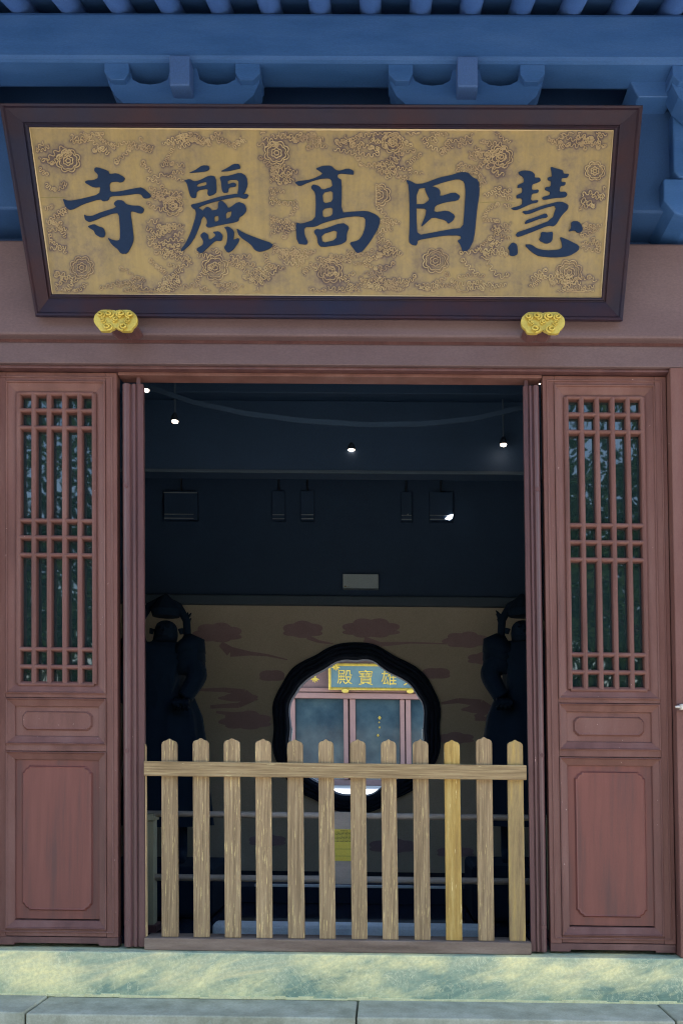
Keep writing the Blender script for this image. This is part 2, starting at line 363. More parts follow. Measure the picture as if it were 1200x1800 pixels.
# pale mortar seam along the foot of the marble
seam = M(); rnd = random.Random(3)
xx = -5.0
while xx < 5.2:
    l = rnd.uniform(.02, .11)
    seam.box(xx, xx + l, -.07 - rnd.uniform(.006, .014), -.068, ST-.002, ST + rnd.uniform(.004, .015)); xx += l
MT['mortar'] = layered('pale_mortar', [(.62,.55,.30),(.85,.76,.42)], scale=12, rough=(.8,.95), bump=.5)
obj('mortar_seam', seam, MT['mortar'], hall)

# door head, jambs, big beam
obj('door_head', M().box(x_(-2.30), x_(1.75), -.055, .10, x_(0)*0 + LT + .022, HB - .012), MT['beam'], hall, bevel=.004)
obj('head_bead', M().box(x_(-2.30), x_(1.75), -.035, .09, LT + .006, LT + .021), MT['paint_dark'], hall, bevel=.003)
obj('soffit_strip', M().box(x_(-1.36), x_(.81), .0, .09, LT - .012, LT + .005), MT['paint'], hall, bevel=.003)
MT['beam_low'] = MT['beam']
obj('tie_beam', M().box(-4.0, 4.0, -.10, .10, HB + .006, BT), MT['beam'], hall, bevel=.012)
obj('beam_joint', M().box(-4.0, 4.0, -.05, .08, HB - .012, HB + .006), MT['paint_dark'], hall)
for xa, xb in ((x_(-2.20), x_(-1.997)), (x_(1.447), x_(1.66))):
    obj('jamb', M().box(xa, xb, -.055, .10, LB + .002, LT + .021), MT['paint'], hall, bevel=.004)
# next bays beyond the jambs, out of the photo, and corner columns
for xa, xb in ((-4.0, x_(-2.203)), (x_(1.663), 4.0)):
    obj('side_wall_panel', M().box(xa, xb, -.02, .10, LB + .002, HB - .013), MT['paint_panel'], hall, bevel=.004)
for xc in (-4.1, 4.1):
    obj('column', M().tube([(xc, 0, LB), (xc, 0, BT + .8)], .17, 20), MT['paint'], hall, smooth=False)

# ------------------------------------------------------------------ lattice door leaf
def leaf(x0, label, par):
    W = .629; x1 = x0 + W
    e = empty('door_leaf', (x0 + W/2, 0, LB), parent=par)
    e['label'] = label
    yb = .055
    def z(v): return 1.839 - (v - 700) * .0029 + EYE      # heights as read off the right leaf
    zl0, zl1 = z(1211), z(699)
    # stiles
    a = M().box(x0, x0 + .058, 0, yb, LB + .055, LT); st = obj('stile', a, MT['paint'], e, bevel=.003)
    dup(st, dx=W - .058, parent=e)
    for za, zb, nm in ((LT - .045, LT - .0005, 'top_rail'), (z(1237), z(1224), 'middle_rail'), (z(1331), z(1318.5), 'middle_rail'), (LB + .058, z(1642), 'bottom_rail')):
        obj(nm, M().box(x0 + .059, x1 - .059, .001, yb, za, zb), MT['paint'], e, bevel=.002)
    # foot rail with its low feet
    f = M().prism([(x0, LB + .012), (x0 + .10, LB + .012), (x0 + .10, LB + .022), (x1 - .10, LB + .022), (x1 - .10, LB + .012), (x1, LB + .012), (x1, LB + .054), (x0, LB + .054)],
                  lambda p, h: (p[0], h, p[1]), .004, yb)
    obj('foot_rail', f, MT['paint_dark'], e, bevel=.002)
    # mitred mouldings round lattice and panels: (inset, y)
    prof = [(0,.05),(0,-.006),(.004,-.009),(.008,-.006),(.010,.000),(.030,.006),(.048,.014),(.052,.012),(.057,.012),(.060,.016),(.060,.05)]
    obj('lattice_moulding', M().frame(x0 + .0585, x1 - .0585, zl0 - .055, LT - .046, [(d * 1.05, y) for d, y in prof]), MT['paint'], e)
    prof2 = [(0,.05),(0,-.006),(.004,-.009),(.008,-.005),(.010,.000),(.026,.008),(.040,.015),(.042,.022),(.042,.05)]
    za, zb = z(1317), z(1238)
    obj('panel_moulding', M().frame(x0 + .0585, x1 - .0585, za - .006, zb - .0, prof2), MT['paint'], e)
    zc, zd = z(1641.5), z(1332)
    obj('panel_moulding', M().frame(x0 + .0585, x1 - .0585, zc, zd, prof2), MT['paint'], e)
    obj('edge_bead', M().frame(x0 + .0, x1 - .0, LB + .056, LT - .001, [(.020,.002),(.020,-.003),(.024,-.0045),(.028,-.003),(.028,.002)]), MT['paint'], e)
    # glass and lattice
    gx0, gx1 = x0 + .122, x1 - .122
    obj('glass_pane', M().box(gx0 - .01, gx1 + .01, .044, .048, zl0 - .01, zl1 + .012), MT['glass'], e)
    def half(prof_w, length, vertical):
        n = 7; ring = []
        for i in range(n):
            t = math.pi * i / (n-1); ring.append((-math.cos(t) * prof_w/2, -.012 * math.sin(t)))
        ring += [(prof_w/2, .03), (-prof_w/2, .03)]
        return ring
    bw = .026; pitch = .0787; hx0 = x0 + .133
    ring = half(bw, 0, 0)
    bar = M().prism(ring, lambda p, h: (hx0 - .013 + p[0], .012 + p[1], h), zl0 - .004, zl1 + .004)
    b0 = obj('lattice_bar', bar, MT['paint'], e)
    for i in range(1, 6): dup(b0, dx=pitch * i - (.0 if i < 5 else .004), parent=e)
    vz = [726.5+.5, 758, 923.5, 953.5, 984.5, 1151.5, 1182.5]
    ringh = half(.023, 0, 0)
    hb = M().prism(ringh, lambda p, h: (h, .0135 + p[1], z(697) + p[0]), gx0 - .001, gx1 + .001)
    h0 = obj('lattice_bar', hb, MT['paint'], e)
    for v in vz + [1213.5]: dup(h0, dz=z(v) - z(697), parent=e)
    # panels: board plus raised field with notched corners
    def panel(za, zb, nx, nz, c, mat):
        xa, xb = x0 + .10, x1 - .10
        obj('panel_board', M().box(xa, xb, .024, .045, za, zb), mat, e, bevel=0)
        a0, a1, b0_, b1 = xa + nx, xb - nx, za + nz, zb - nz
        def ringp(i):
            A0, A1, B0, B1 = a0 + i, a1 - i, b0_ + i, b1 - i; out = []
            for cx, cz, sa in ((A0, B0, 0), (A1, B0, 1), (A1, B1, 2), (A0, B1, 3)):
                # concave corner with two small steps
                sx_ = 1 if sa in (0, 3) else -1; sz_ = 1 if sa in (0, 1) else -1
                q = [(cx, cz + sz_*c), (cx + sx_*c*.25, cz + sz_*c*.9), (cx + sx_*c*.45, cz + sz_*c*.45), (cx + sx_*c*.9, cz + sz_*c*.25), (cx + sx_*c, cz)]
                if sa in (1, 3): q.reverse()
                out += q
            return out
        r_o = ringp(0); r_m = ringp(.007); r_i = ringp(.013)
        m = M(); n = len(r_o)
        vs = [(p[0], .0235, p[1]) for p in r_o] + [(p[0], .0135, p[1]) for p in r_m] + [(p[0], .0155, p[1]) for p in r_i]
        fs = []
        for L_ in (0, 1):
            for i in range(n): fs.append((L_*n + i, L_*n + (i+1) % n, (L_+1)*n + (i+1) % n, (L_+1)*n + i))
        tri = tessellate_polygon([[Vector((p[0], p[1], 0)) for p in r_i]])
        fs += [tuple(2*n + i for i in t) for t in tri]
        obj('raised_panel', m.add(vs, fs), mat, e)
    panel(z(1309), z(1246), .035, .042, .020, MT['paint'])
    panel(z(1625), z(1342), .035, .042, .034, MT['paint_panel'])
    return e
leaf(L0, 'left lattice door leaf, its top right holes mirroring bright leaves', hall)
leaf(R0, 'right lattice door leaf with sunlit foliage mirrored in its glass', hall)

# open inner leaves folded back into the hall, seen edge-on
def open_leaf(xa, xb, ztop, flip, par):
    w_ = xb - xa
    prof = [(0,.03),(0,.012),(.10,.0),(.22,-.006),(.34,.0),(.40,.012),(.46,.012),(.50,.004),(.62,.002),(.66,.012),(.70,.012),(.74,.004),(1,.006),(1,.03)]
    ring = [((xa + w_*t if not flip else xb - w_*t), y) for t, y in prof]
    e = empty('folded_door_leaf', ((xa+xb)/2, .05, LB), parent=par)
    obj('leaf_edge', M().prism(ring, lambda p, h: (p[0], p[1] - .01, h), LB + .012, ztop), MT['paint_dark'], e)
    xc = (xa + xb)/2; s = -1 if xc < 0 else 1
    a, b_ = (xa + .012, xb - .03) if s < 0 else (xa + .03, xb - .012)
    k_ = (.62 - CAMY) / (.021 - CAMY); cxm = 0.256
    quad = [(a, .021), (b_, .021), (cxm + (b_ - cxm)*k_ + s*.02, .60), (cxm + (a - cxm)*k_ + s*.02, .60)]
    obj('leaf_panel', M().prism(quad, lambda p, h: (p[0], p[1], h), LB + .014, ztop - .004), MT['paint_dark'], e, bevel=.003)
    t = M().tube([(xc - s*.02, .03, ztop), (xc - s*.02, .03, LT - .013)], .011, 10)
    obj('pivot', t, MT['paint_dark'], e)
    k = M()
    for zz in (LB + .14, LB + 1.0, LB + 2.35): k.tube([(xa + w_*.2 if not flip else xb - w_*.2, -.02, zz), (xa + w_*.2 if not flip else xb - w_*.2, -.012, zz)], .011, 10)
    obj('peg', k, MT['paint_dark'], e)
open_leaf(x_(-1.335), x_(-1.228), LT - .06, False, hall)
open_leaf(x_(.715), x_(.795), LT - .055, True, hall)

# threshold board under the fence
obj('threshold', M().box(x_(-1.225), x_(.712), -.03, .10, LB + .001, LB + .062), MT['sill_wood'], hall, bevel=.004)

# ------------------------------------------------------------------ recessed board, brackets, purlin, rafters
zb0 = BT
zpt = P(600, 20, -.42)[1]        # top of purlin
zpb = P(600, 105, -.42)[1]       # bottom of purlin
obj('bracket_backboard', M().box(-4.2, 4.2, .06, .10, BT, zpt + .25), MT['eave_dark'], hall)
obj('eave_purlin', M().box(-4.6, 4.6, -.42, -.24, zpb, zpt), MT['eave'], hall, bevel=.02)
zq = P(600, 182, -.2)[1]
obj('bracket_beam', M().box(-4.2, 4.2, -.19, .059, BT + .10, zq - .01), MT['eave_dark'], hall, bevel=.01)
MT['nose'] = layered('veil_blue_nose', [(.036,.092,.24),(.05,.105,.26)], scale=3, rough=(.5,.7), bump=.1)  # same blue veil mixed into the nose block colour
def bracket(uc, par, proto=[None]):
    """bracket cluster: boat-shaped arm with three cups under the purlin"""
    Y0, Y1 = -.40, -.26
    xc = P(uc, 140, Y0)[0]
    if proto[0]:
        return dup(proto[0][0], dx=xc - proto[0][1], parent=par)
    e = empty('bracket_set', (xc, -.3, zq), parent=par)
    px = .00261; z0, z1 = zpb - .19, zpb - .001; 
    arm = []
    hw = 137 * px; hb = 100 * px
    arm = [(-hb, z0), (hb, z0), (hw * .92, z0 + .06), (hw, z0 + .12), (hw, z1)]
    # scooped openings left and right of the middle block
    def scoop(a, b_):
        out = [(b_, z1)]
        for i in range(7):
            t = math.pi * i / 6
            out.append(((a+b_)/2 + (b_-a)/2 * math.cos(t), z1 - .075 * math.sin(t) ** .6 - .004))
        return out
    arm += scoop(24*px, 98*px) + [(24*px, z1)]
    arm += scoop(-98*px, -24*px) + [(-98*px, z1), (-hw, z1), (-hw, z0 + .12), (-hw*.92, z0 + .06)]
    clean = []
    for p in arm:
        if not clean or (abs(p[0]-clean[-1][0]) + abs(p[1]-clean[-1][1])) > 1e-4: clean.append(p)
    obj('arm', M().prism(clean, lambda p, h: (xc + p[0], h, p[1]), Y0 + .03, Y1), MT['eave'], e)
    for s in (-1, 1):
        obj('cup', M().prism([(s*96*px, z1), (s*140*px, z1), (s*140*px, z1-.045), (s*128*px, z1-.08), (s*104*px, z1-.08), (s*96*px, z1-.045)][::s],
            lambda p, h: (xc + p[0], h, p[1]), Y0, Y1 - .001), MT['eave'], e, bevel=.003)
    obj('nose', M().box(xc - 18*px, xc + 18*px, Y0 - .05, Y1, z1 - .145, z1 - .002), MT['nose'], e, bevel=.006)
    obj('base_block', M().box(xc - .09, xc + .09, -.25, .05, zq - .12, z0 + .03), MT['eave'], e, bevel=.006)
    proto[0] = (e, xc)
    return e
for uc in (320, 820, 1320, -180): bracket(uc, hall)
# long corner-like brackets at the right and left sides beside the plaque
for u, v0_, v1_, wd in ((1188, 228, 345, 22), (1196, 345, 412, 46)):
    xc, zt = P(u, v0_, -.12); zb_ = P(u, v1_, -.12)[1]; wv = wd * .0028
    ring = [(-wv, zt), (wv, zt), (wv, zb_ + wv*.7), (wv*.6, zb_ + wv*.2), (0, zb_), (-wv*.6, zb_ + wv*.2), (-wv, zb_ + wv*.7)]
    obj('hanging_bracket', M().prism(ring, lambda p, h: (xc + p[0], h, p[1]), -.25, .05), MT['eave'], hall, bevel=.008)
xc, zt = P(1145, 155, -.25); ring = [(-.12, zt), (.12, zt), (.08, zt - .08), (-.08, zt - .08)]
obj('hanging_bracket', M().prism(ring, lambda p, h: (xc + p[0], h, p[1]), -.30, .05), MT['eave'], hall, bevel=.008)
# rafters
rs = .237; x_first = P(28, 10, -.42)[0]
zr = zpt + .052
raf = M().tube([(x_first, .9, zr + .55), (x_first, -.42, zr - .002), (x_first, -1.25, zr - .345)], .052, 14)
r_0 = obj('rafter', raf, MT['beam'], hall, smooth=True)
MT['rafter'] = layered('veil_blue_rafter', [(.045,.12,.33),(.06,.135,.35)], scale=3, rough=(.5,.7), bump=.1)  # stronger veil near the top put into a lighter blue
r_0.data.materials[0] = MT['rafter']
for i in range(-12, 25):
    if i: dup(r_0, dx=rs * i, parent=hall)
def slope(y): return zr + (y + .42) * .416 + .018
rb = M(); rb.add([(-4.9,-1.35,slope(-1.35)),(4.9,-1.35,slope(-1.35)),(4.9,1.6,slope(1.6)),(-4.9,1.6,slope(1.6)),
     (-4.9,-1.35,slope(-1.35)+.05),(4.9,-1.35,slope(-1.35)+.05),(4.9,1.6,slope(1.6)+.05),(-4.9,1.6,slope(1.6)+.05)],
     [(0,3,2,1),(4,5,6,7),(0,1,5,4),(1,2,6,5),(2,3,7,6),(3,0,4,7)])
obj('roof_boards', rb, MT['eave'], hall)
rt_ = M(); yb1 = 1.6
rt_.add([(-4.9,1.62,slope(1.6)),(4.9,1.62,slope(1.6)),(4.9,4.9,slope(-1.5)),(-4.9,4.9,slope(-1.5)),
     (-4.9,1.62,slope(1.6)+.06),(4.9,1.62,slope(1.6)+.06),(4.9,4.9,slope(-1.5)+.06),(-4.9,4.9,slope(-1.5)+.06)],
     [(0,3,2,1),(4,5,6,7),(0,1,5,4),(1,2,6,5),(2,3,7,6),(3,0,4,7)])
obj('rear_roof', rt_, MT['tile'], hall)
tl = M()
for i in range(44):
    x = -4.8 + i * .2236
    tl.tube([(x, -1.42, slope(-1.42) + .09), (x, 1.6, slope(1.6) + .09)], .05, 6)
    tl.tube([(x, 1.64, slope(1.6) + .09), (x, 4.9, slope(-1.5) + .09)], .05, 6)
obj('roof_tiles', tl, MT['tile'], hall, kind='stuff')
obj('roof_ridge', M().box(-4.9, 4.9, 1.5, 1.75, slope(1.6) + .02, slope(1.6) + .40), MT['tile'], hall, bevel=.03)

# ------------------------------------------------------------------ inside of the hall
YW = 3.28                        # mural wall plane
CZ = LT + .75                    # ceiling
obj('inner_floor', M().box(-4.0, 4.0, .121, YW + .4, .0, IF), MT['floor'], hall)
for xa, xb in ((-4.08, -4.0), (4.0, 4.08)):
    obj('inner_side_wall', M().box(xa, xb, .11, YW + .2, IF - .3, CZ + .05), MT['interior'], hall)
obj('ceiling', M().box(-4.0, 4.0, .101, YW + .2, CZ, CZ + .05), MT['interior'], hall)
zw = P(600, 1066, YW)[1]
obj('upper_back_wall', M().box(-4.0, 4.0, YW + .02, YW + .2, zw + .03, CZ), MT['interior'], hall)
obj('wall_top_beam', M().box(-4.0, 4.0, YW - .06, YW + .2, zw, zw + .085), MT['interior_trim'], hall, bevel=.01)
obj('inner_lintel_wall', M().box(-4.0, 4.0, .101, .16, LT + .03, CZ - .001), MT['interior'], hall)
yb2 = 2.1; zc = P(600, 829, yb2)[1]
obj('cross_beam', M().box(-3.9, 3.9, yb2, yb2 + .16, zc - .012, CZ - .001), MT['interior'], hall, bevel=.01)
obj('lit_edge_strip', M().box(-2.0, 1.75, yb2 - .012, yb2 - .001, zc - .016, zc + .008), MT['interior_trim'], hall, bevel=.003)  # paler strip standing in for light on the beam's lower edge
for i in range(5):
    yy = .5 + i*.62
    if abs(yy - yb2) > .2: obj('ceiling_joist', M().box(-3.9, 3.9, yy, yy + .09, CZ - .10, CZ - .001), MT['interior'], hall, bevel=.006)
# pale block standing in for the window light mirrored in the floor
a = P(375, 1622, 1.35)[0]; b_ = P(855, 1622, 1.35)[0]
# polished floor reaches back; its bright reflection is built as a low block
ys = (EYE - IF - .05) * F_ / (1612 - 1305) + CAMY
kx0, kx1 = P(372, 1612, ys)[0], P(858, 1612, ys)[0]
obj('reflection_block', M().box(kx0, kx1, ys, ys + .14, IF, IF + .085), MT['white_stone'], hall, bevel=.02)
yk = 2.35
kz = P(600, 1558, yk)[1]
obj('plinth_edge', M().box(P(447,1556,yk)[0], P(800,1559,yk)[0], yk, yk + .03, kz - .013, kz + .006), MT['white_stone'], hall, bevel=.003)
obj('dark_plinth', M().box(P(300,1556,yk)[0], P(900,1559,yk)[0], yk + .004, YW - .001, IF, kz - .014), MT['ring'], hall, bevel=.004)

# ================================================================== mural wall with the lobed window
def mirror_ring(src, cy):
    up_ = src; dn = [(u, 2*cy - v) for u, v in reversed(src)]
    return up_ + dn
Z8 = lambda pts: [(450 + x/3.4286, 1110 + y/3.4286) for x, y in pts]
outer = Z8([(110,560),(100,480),(106,430),(128,372),(165,312),(208,232),(288,178),(368,145),(428,102),(510,74),(605,68),(700,75),(768,108),(828,150),(900,182),(980,225),(1040,292),(1068,352),(1100,412),(1112,480),(1104,560)])
inner = Z8([(207,560),(197,490),(206,420),(240,375),(262,332),(330,272),(420,228),(472,188),(540,170),(605,180),(660,168),(710,180),(752,216),(802,252),(880,285),(940,330),(972,388),(1002,424),(1013,485),(1008,560)])
cy = 1110 + 582/3.4286
outer = mirror_ring(outer, cy); inner = mirror_ring(inner, cy)
def chaikin(r, n=1, q=.25):
    for _ in range(n):
        o = []
        for i in range(len(r)):
            a, b2 = r[i], r[(i+1) % len(r)]
            o += [(a[0]+(b2[0]-a[0])*q, a[1]+(b2[1]-a[1])*q), (a[0]+(b2[0]-a[0])*(1-q), a[1]+(b2[1]-a[1])*(1-q))]
        r = o
    return r
outer = chaikin(outer, 2); inner = chaikin(inner, 2)
oW = [P(u, v, YW) for u, v in outer]; iW = [P(u, v, YW) for u, v in inner]
cW = P(606, cy, YW)
wall = empty('mural_wall', (cW[0], YW, IF), 'beige inner wall painted with purple clouds and pierced by a black-framed lobed window', 'wall')
hole = [(cW[0] + (p[0]-cW[0])*.93, cW[1] + (p[1]-cW[1])*.93) for p in oW]
obj('wall_panel', M().prism_holes([[(-3.99, IF), (3.99, IF), (3.99, zw - .001), (-3.99, zw - .001)], hole], lambda p, h: (p[0], h, p[1]), YW, YW + .10), MT['mural'], wall)
# fluted ring: resample both outlines by angle
def byangle(r, n=96):
    out = []
    for k in range(n):
        t = 2*math.pi*k/n; d = Vector((math.cos(t), math.sin(t)))
        best = None
        for i in range(len(r)):
            a = Vector((r[i][0]-cW[0], r[i][1]-cW[1])); b2 = Vector((r[(i+1) % len(r)][0]-cW[0], r[(i+1) % len(r)][1]-cW[1])) - a
            den = d.x*b2.y - d.y*b2.x
            if abs(den) < 1e-12: continue
            s = (a.x*b2.y - a.y*b2.x)/den; q = (a.x*d.y - a.y*d.x)/den
            if s > 0 and -1e-6 <= q <= 1+1e-6 and (best is None or s > best): best = s
        out.append(best or .4)
    return out
ro, ri = byangle(oW), byangle(iW)
prof = [(1,.0),(1,-.045),(.93,-.052),(.88,-.04),(.80,-.058),(.70,-.062),(.63,-.046),(.55,-.06),(.44,-.062),(.38,-.046),(.30,-.056),(.16,-.056),(.08,-.045),(0,-.04),(0,.10),(.12,.115),(1,.12)]
m = M(); n = 96; vs = []
for k in range(n):
    t = 2*math.pi*k/n
    for f_, y in prof:
        r_ = ri[k] + (ro[k]-ri[k])*f_
        if f_ == 1 and y >= 0: r_ = ro[k]
        vs.append((cW[0] + r_*math.cos(t), YW + y, cW[1] + r_*math.sin(t)))
q = len(prof)
fs = [(k*q+i, k*q+(i+1) % q, ((k+1) % n)*q+(i+1) % q, ((k+1) % n)*q+i) for k in range(n) for i in range(q)]
m.add(vs, fs); obj('window_ring', m, MT['ring'], wall)
# white tube painting the outdoor light along the ring's lower inner edge
ln = M(); pts = []
for k in range(n//2, n+1):
    t = 2*math.pi*(k % n)/n; r_ = ri[k % n] - .004
    pts.append((cW[0] + r_*math.cos(t), YW + .09, cW[1] + r_*math.sin(t)))
ln.tube(pts, .006, 6)
obj('sill_light_line', ln, MT['white_stone'], wall)
# painted clouds
def cloud(cx, cy_, w_, h_, seed, lobes=7, tail=None):
    rn = random.Random(seed); ring = []
    nn_ = 56
    for i in range(nn_):
        t = 2*math.pi*i/nn_
        bump = .82 + .18*abs(math.sin(t*lobes/2 + rn.random()*.05)) 
        yy = math.sin(t); 
        if yy > 0: yy *= .62
        ring.append((cx + w_/2*math.cos(t)*bump, cy_ + h_/2*yy*bump))
    dd = seed*.0009
    mm = M(); mm.prism([P(u, v, YW - .004) for u, v in ring], lambda p, h: (p[0], h, p[1]), YW - .003 - dd, YW + .001 + dd*.1)
    if tail:
        for k_ in range(len(tail) - 1):
            (ua, va, wa), (ub, vb, wb) = tail[k_], tail[k_+1]; L_ = math.hypot(ub-ua, vb-va); nx, ny = -(vb-va)/L_/2, (ub-ua)/L_/2
            q4 = [P(ua + nx*wa, va + ny*wa, YW), P(ua - nx*wa, va - ny*wa, YW), P(ub - nx*wb, vb - ny*wb, YW), P(ub + nx*wb, vb + ny*wb, YW)]
            mm.prism(q4, lambda p, h: (p[0], h, p[1]), YW - .0034 - dd - k_*.00012, YW + .0012 + dd*.1 + k_*.0001)
    obj('painted_cloud', mm, MT['mural_cloud'], wall)
cloud(382, 1116, 92, 44, 1, 7, [(388,1132,10),(405,1146,18),(440,1149,7),(470,1152,4),(505,1160,2)])
cloud(532, 1110, 76, 38, 2, 6, [(540,1120,8),(560,1128,5),(585,1132,2)])
cloud(652, 1108, 108, 44, 3, 8, [(640,1124,10),(668,1133,8),(720,1130,3),(785,1132,2)])
cloud(818, 1128, 84, 36, 4, 7)
cloud(852, 1160, 66, 28, 5, 6)
cloud(766, 1186, 56, 26, 6, 4)
cloud(478, 1190, 50, 26, 7, 4)
cloud(420, 1228, 74, 18, 8, 5, [(350,1213,4),(395,1213,8),(430,1218,12),(445,1228,10),(420,1240,9),(370,1243,6)])
cloud(432, 1270, 96, 42, 9, 7, [(380,1252,4),(410,1256,8),(440,1256,10)])
cloud(845, 1248, 70, 20, 10, 5, [(775,1237,4),(805,1232,9),(845,1236,12),(862,1246,10),(835,1262,10),(880,1268,4)])
cloud(690, 1490, 90, 34, 11, 6); cloud(470, 1480, 70, 28, 12, 6); cloud(800, 1500, 70, 26, 13, 6)
cloud(800, 1300, 70, 26, 14, 6)

# ================================================================== far hall seen through the window
YH = 19.7; TZ = EYE - .83
obj('rear_courtyard', M().box(-40, 40, 4.9, 60, -.02, TZ), MT['paving'], kind='structure')
far = empty('rear_hall', (0, YH + 3, TZ), 'rear temple hall with pink-brown frames and dark blue glass, seen through the lobed window', 'building')
def FP(u, v, y=YH): return P(u, v, y)
zl_b = FP(620, 1229)[1]; zl_t = FP(620, 1219)[1]
obj('wall', M().box(-9, 9, YH, YH + 5, zl_b + .02, zl_b + 1.9), MT['far_wall'], far)
obj('lintel', M().box(-9, 9, YH - .16, YH - .001, zl_b, zl_t), MT['far_frame'], far, bevel=.02)
obj('lintel_band', M().box(-9, 9, YH - .10, YH - .001, zl_t + .02, zl_t + .14), MT['far_frame'], far, bevel=.02)
obj('inner_wall', M().box(-9, 9, YH + .3, YH + 5, TZ, zl_b + .019), MT['far_wall'], far)
obj('base_board', M().box(-9, 9, YH - .02, YH + .29, TZ, FP(640, 1371)[1]), MT['far_wall'], far, bevel=.02)
zbb = FP(640, 1371)[1] + .002
posts = [(509,519),(604,612),(615,625),(703,711),(713,722),(398,408),(411,421),(806,815),(818,827)]
for a, b_ in posts:
    obj('door_stile', M().box(FP(a,1290)[0], FP(b_,1290)[0], YH - .08, YH + .2, zbb, zl_b - .002), MT['far_frame'], far, bevel=.02)
for a, b_ in ((421,509),(519,604),(625,703),(722,806)):
    g_ = obj('glass_door', M().box(FP(a,1290)[0] + .01, FP(b_,1290)[0] - .01, YH + .06, YH + .08, zbb, zl_b - .003), MT['far_glass'], far)
for xa in (-5.5, -7.2, 5.8, 7.4):
    obj('door_stile', M().box(xa, xa + .25, YH - .08, YH + .2, zbb, zl_b - .002), MT['far_frame'], far, bevel=.02)
rf = M(); zz = zl_b + 1.9
rf.add([(-10.5,YH-1.6,zz-.35),(10.5,YH-1.6,zz-.35),(9,YH+2.5,zz+2.6),(-9,YH+2.5,zz+2.6),(10.5,YH+6.6,zz-.35),(-10.5,YH+6.6,zz-.35)], [(0,1,2,3),(3,2,4,5),(0,3,5),(1,4,2),(0,5,4,1)])
obj('roof', rf, MT['tile'], far)
# small gilt shapes standing in for reflections in the far hall's glass
for u, v, r_ in ((667,1262,.05),(664,1293,.04),(667,1279,.03),(666,1270,.025)):
    x, z_ = FP(u, v, YH + .03); obj('glass_reflection', M().tube([(x, YH + .03, z_ - r_), (x, YH + .03, z_), (x, YH + .03, z_ + r_)], [r_*.3, r_, r_*.2], 8), MT['gilt'], far)
# sign on the far hall
sg = empty('rear_hall_sign', (FP(655,1190)[0], YH - .2, FP(655,1213)[1]), 'blue signboard with gold frame and gold characters on the rear hall', 'sign')
sx0, sx1 = FP(577, 1190, YH-.3)[0], FP(748, 1190, YH-.3)[0]; sz0, sz1 = FP(655, 1213.5, YH-.3)[1], FP(655, 1167, YH-.3)[1]
obj('sign_board', M().box(sx0 + .04, sx1 - .04, YH - .28, YH - .17, sz0 + .04, sz1 - .04), MT['sign_blue'], sg)
obj('sign_frame', M().frame(sx0, sx1, sz0, sz1, [(0,YH-.16),(0,YH-.32),(.03,YH-.34),(.07,YH-.30),(.07,YH-.16)]), MT['gilt'], sg)
def glyph(ch, cx, cz, size, y, mat, par):
    cu = bpy.data.curves.new('glyph', 'FONT'); cu.body = ch; cu.size = 1; cu.extrude = .03; cu.offset = 0
    t = bpy.data.objects.new('glyph_tmp', cu); COL.objects.link(t)
    bpy.context.view_layer.update()
    me = bpy.data.meshes.new_from_object(t.evaluated_get(bpy.context.evaluated_depsgraph_get()))
    bpy.data.objects.remove(t)
    vs = [v.co.copy() for v in me.vertices]
    if not vs: return
    x0 = min(v.x for v in vs); x1 = max(v.x for v in vs); y0 = min(v.y for v in vs); y1 = max(v.y for v in vs)
    s = size / max(x1-x0, y1-y0)
    mm = M(); mm.add([(cx + (v.x-(x0+x1)/2)*s, y - v.z*s*.6, cz + (v.y-(y0+y1)/2)*s) for v in vs], [tuple(p.vertices) for p in me.polygons])
    bpy.data.meshes.remove(me)
    obj('character', mm, mat, par)
for ch, u, v in (('殿',605.5,1190.5),('寶',642.5,1191),('雄',683,1191.5),('大',722,1192)):
    cx, cz = P(u, v, YH - .3); glyph(ch, cx, cz, .42, YH - .285, MT['gilt'], sg)
for i, (u, v) in enumerate(((606.5,1214.5),(720.5,1215.5))):
    cx, cz = P(u, v, YH - .38); mm = M()
    ring = [(cx + .10*math.cos(t)*(1.0), cz + .055*math.sin(t)) for t in [2*math.pi*k/14 for k in range(14)]]
    mm.prism(ring, lambda p, h: (p[0], h, p[1]), YH - .40, YH - .17)
    obj('gold_sign_stud', mm, MT['gilt'], bevel=.01, label=['small gold stud under the left end of the rear hall signboard','small gold stud under the right end of the rear hall signboard'][i], cat='stud', group='gold studs under the rear hall sign')
for i, (u, v) in enumerate(((553.5,1192),(590,1171))):
    cx, cz = P(u, v, YH - .5); mm = M()
    for a_ in (-155, -120, -90, -60, -25):
        t = R(a_); L_ = .13
        mm.tube([(cx, YH-.5, cz), (cx + math.cos(t)*L_*.6, YH-.52, cz + math.sin(t)*L_*.6), (cx + math.cos(t)*L_, YH-.5, cz + math.sin(t)*L_)], [.018,.026,.004], 6)
    mm.tube([(cx, YH-.5, cz), (cx + .01, YH-.5, cz + .12)], [.03,.012], 6); mm.tube([(cx+.01, YH-.5, cz+.1), (cx+.01, YH+.0, cz+.14)], .012, 5)
    obj('gilt_leaf_ornament', mm, MT['gilt'], label=['gilt leaf ornament on the bare wall left of the rear signboard','gilt leaf ornament at the top left corner of the rear signboard'][i], cat='ornament', group='gilt leaf ornaments on the rear hall')

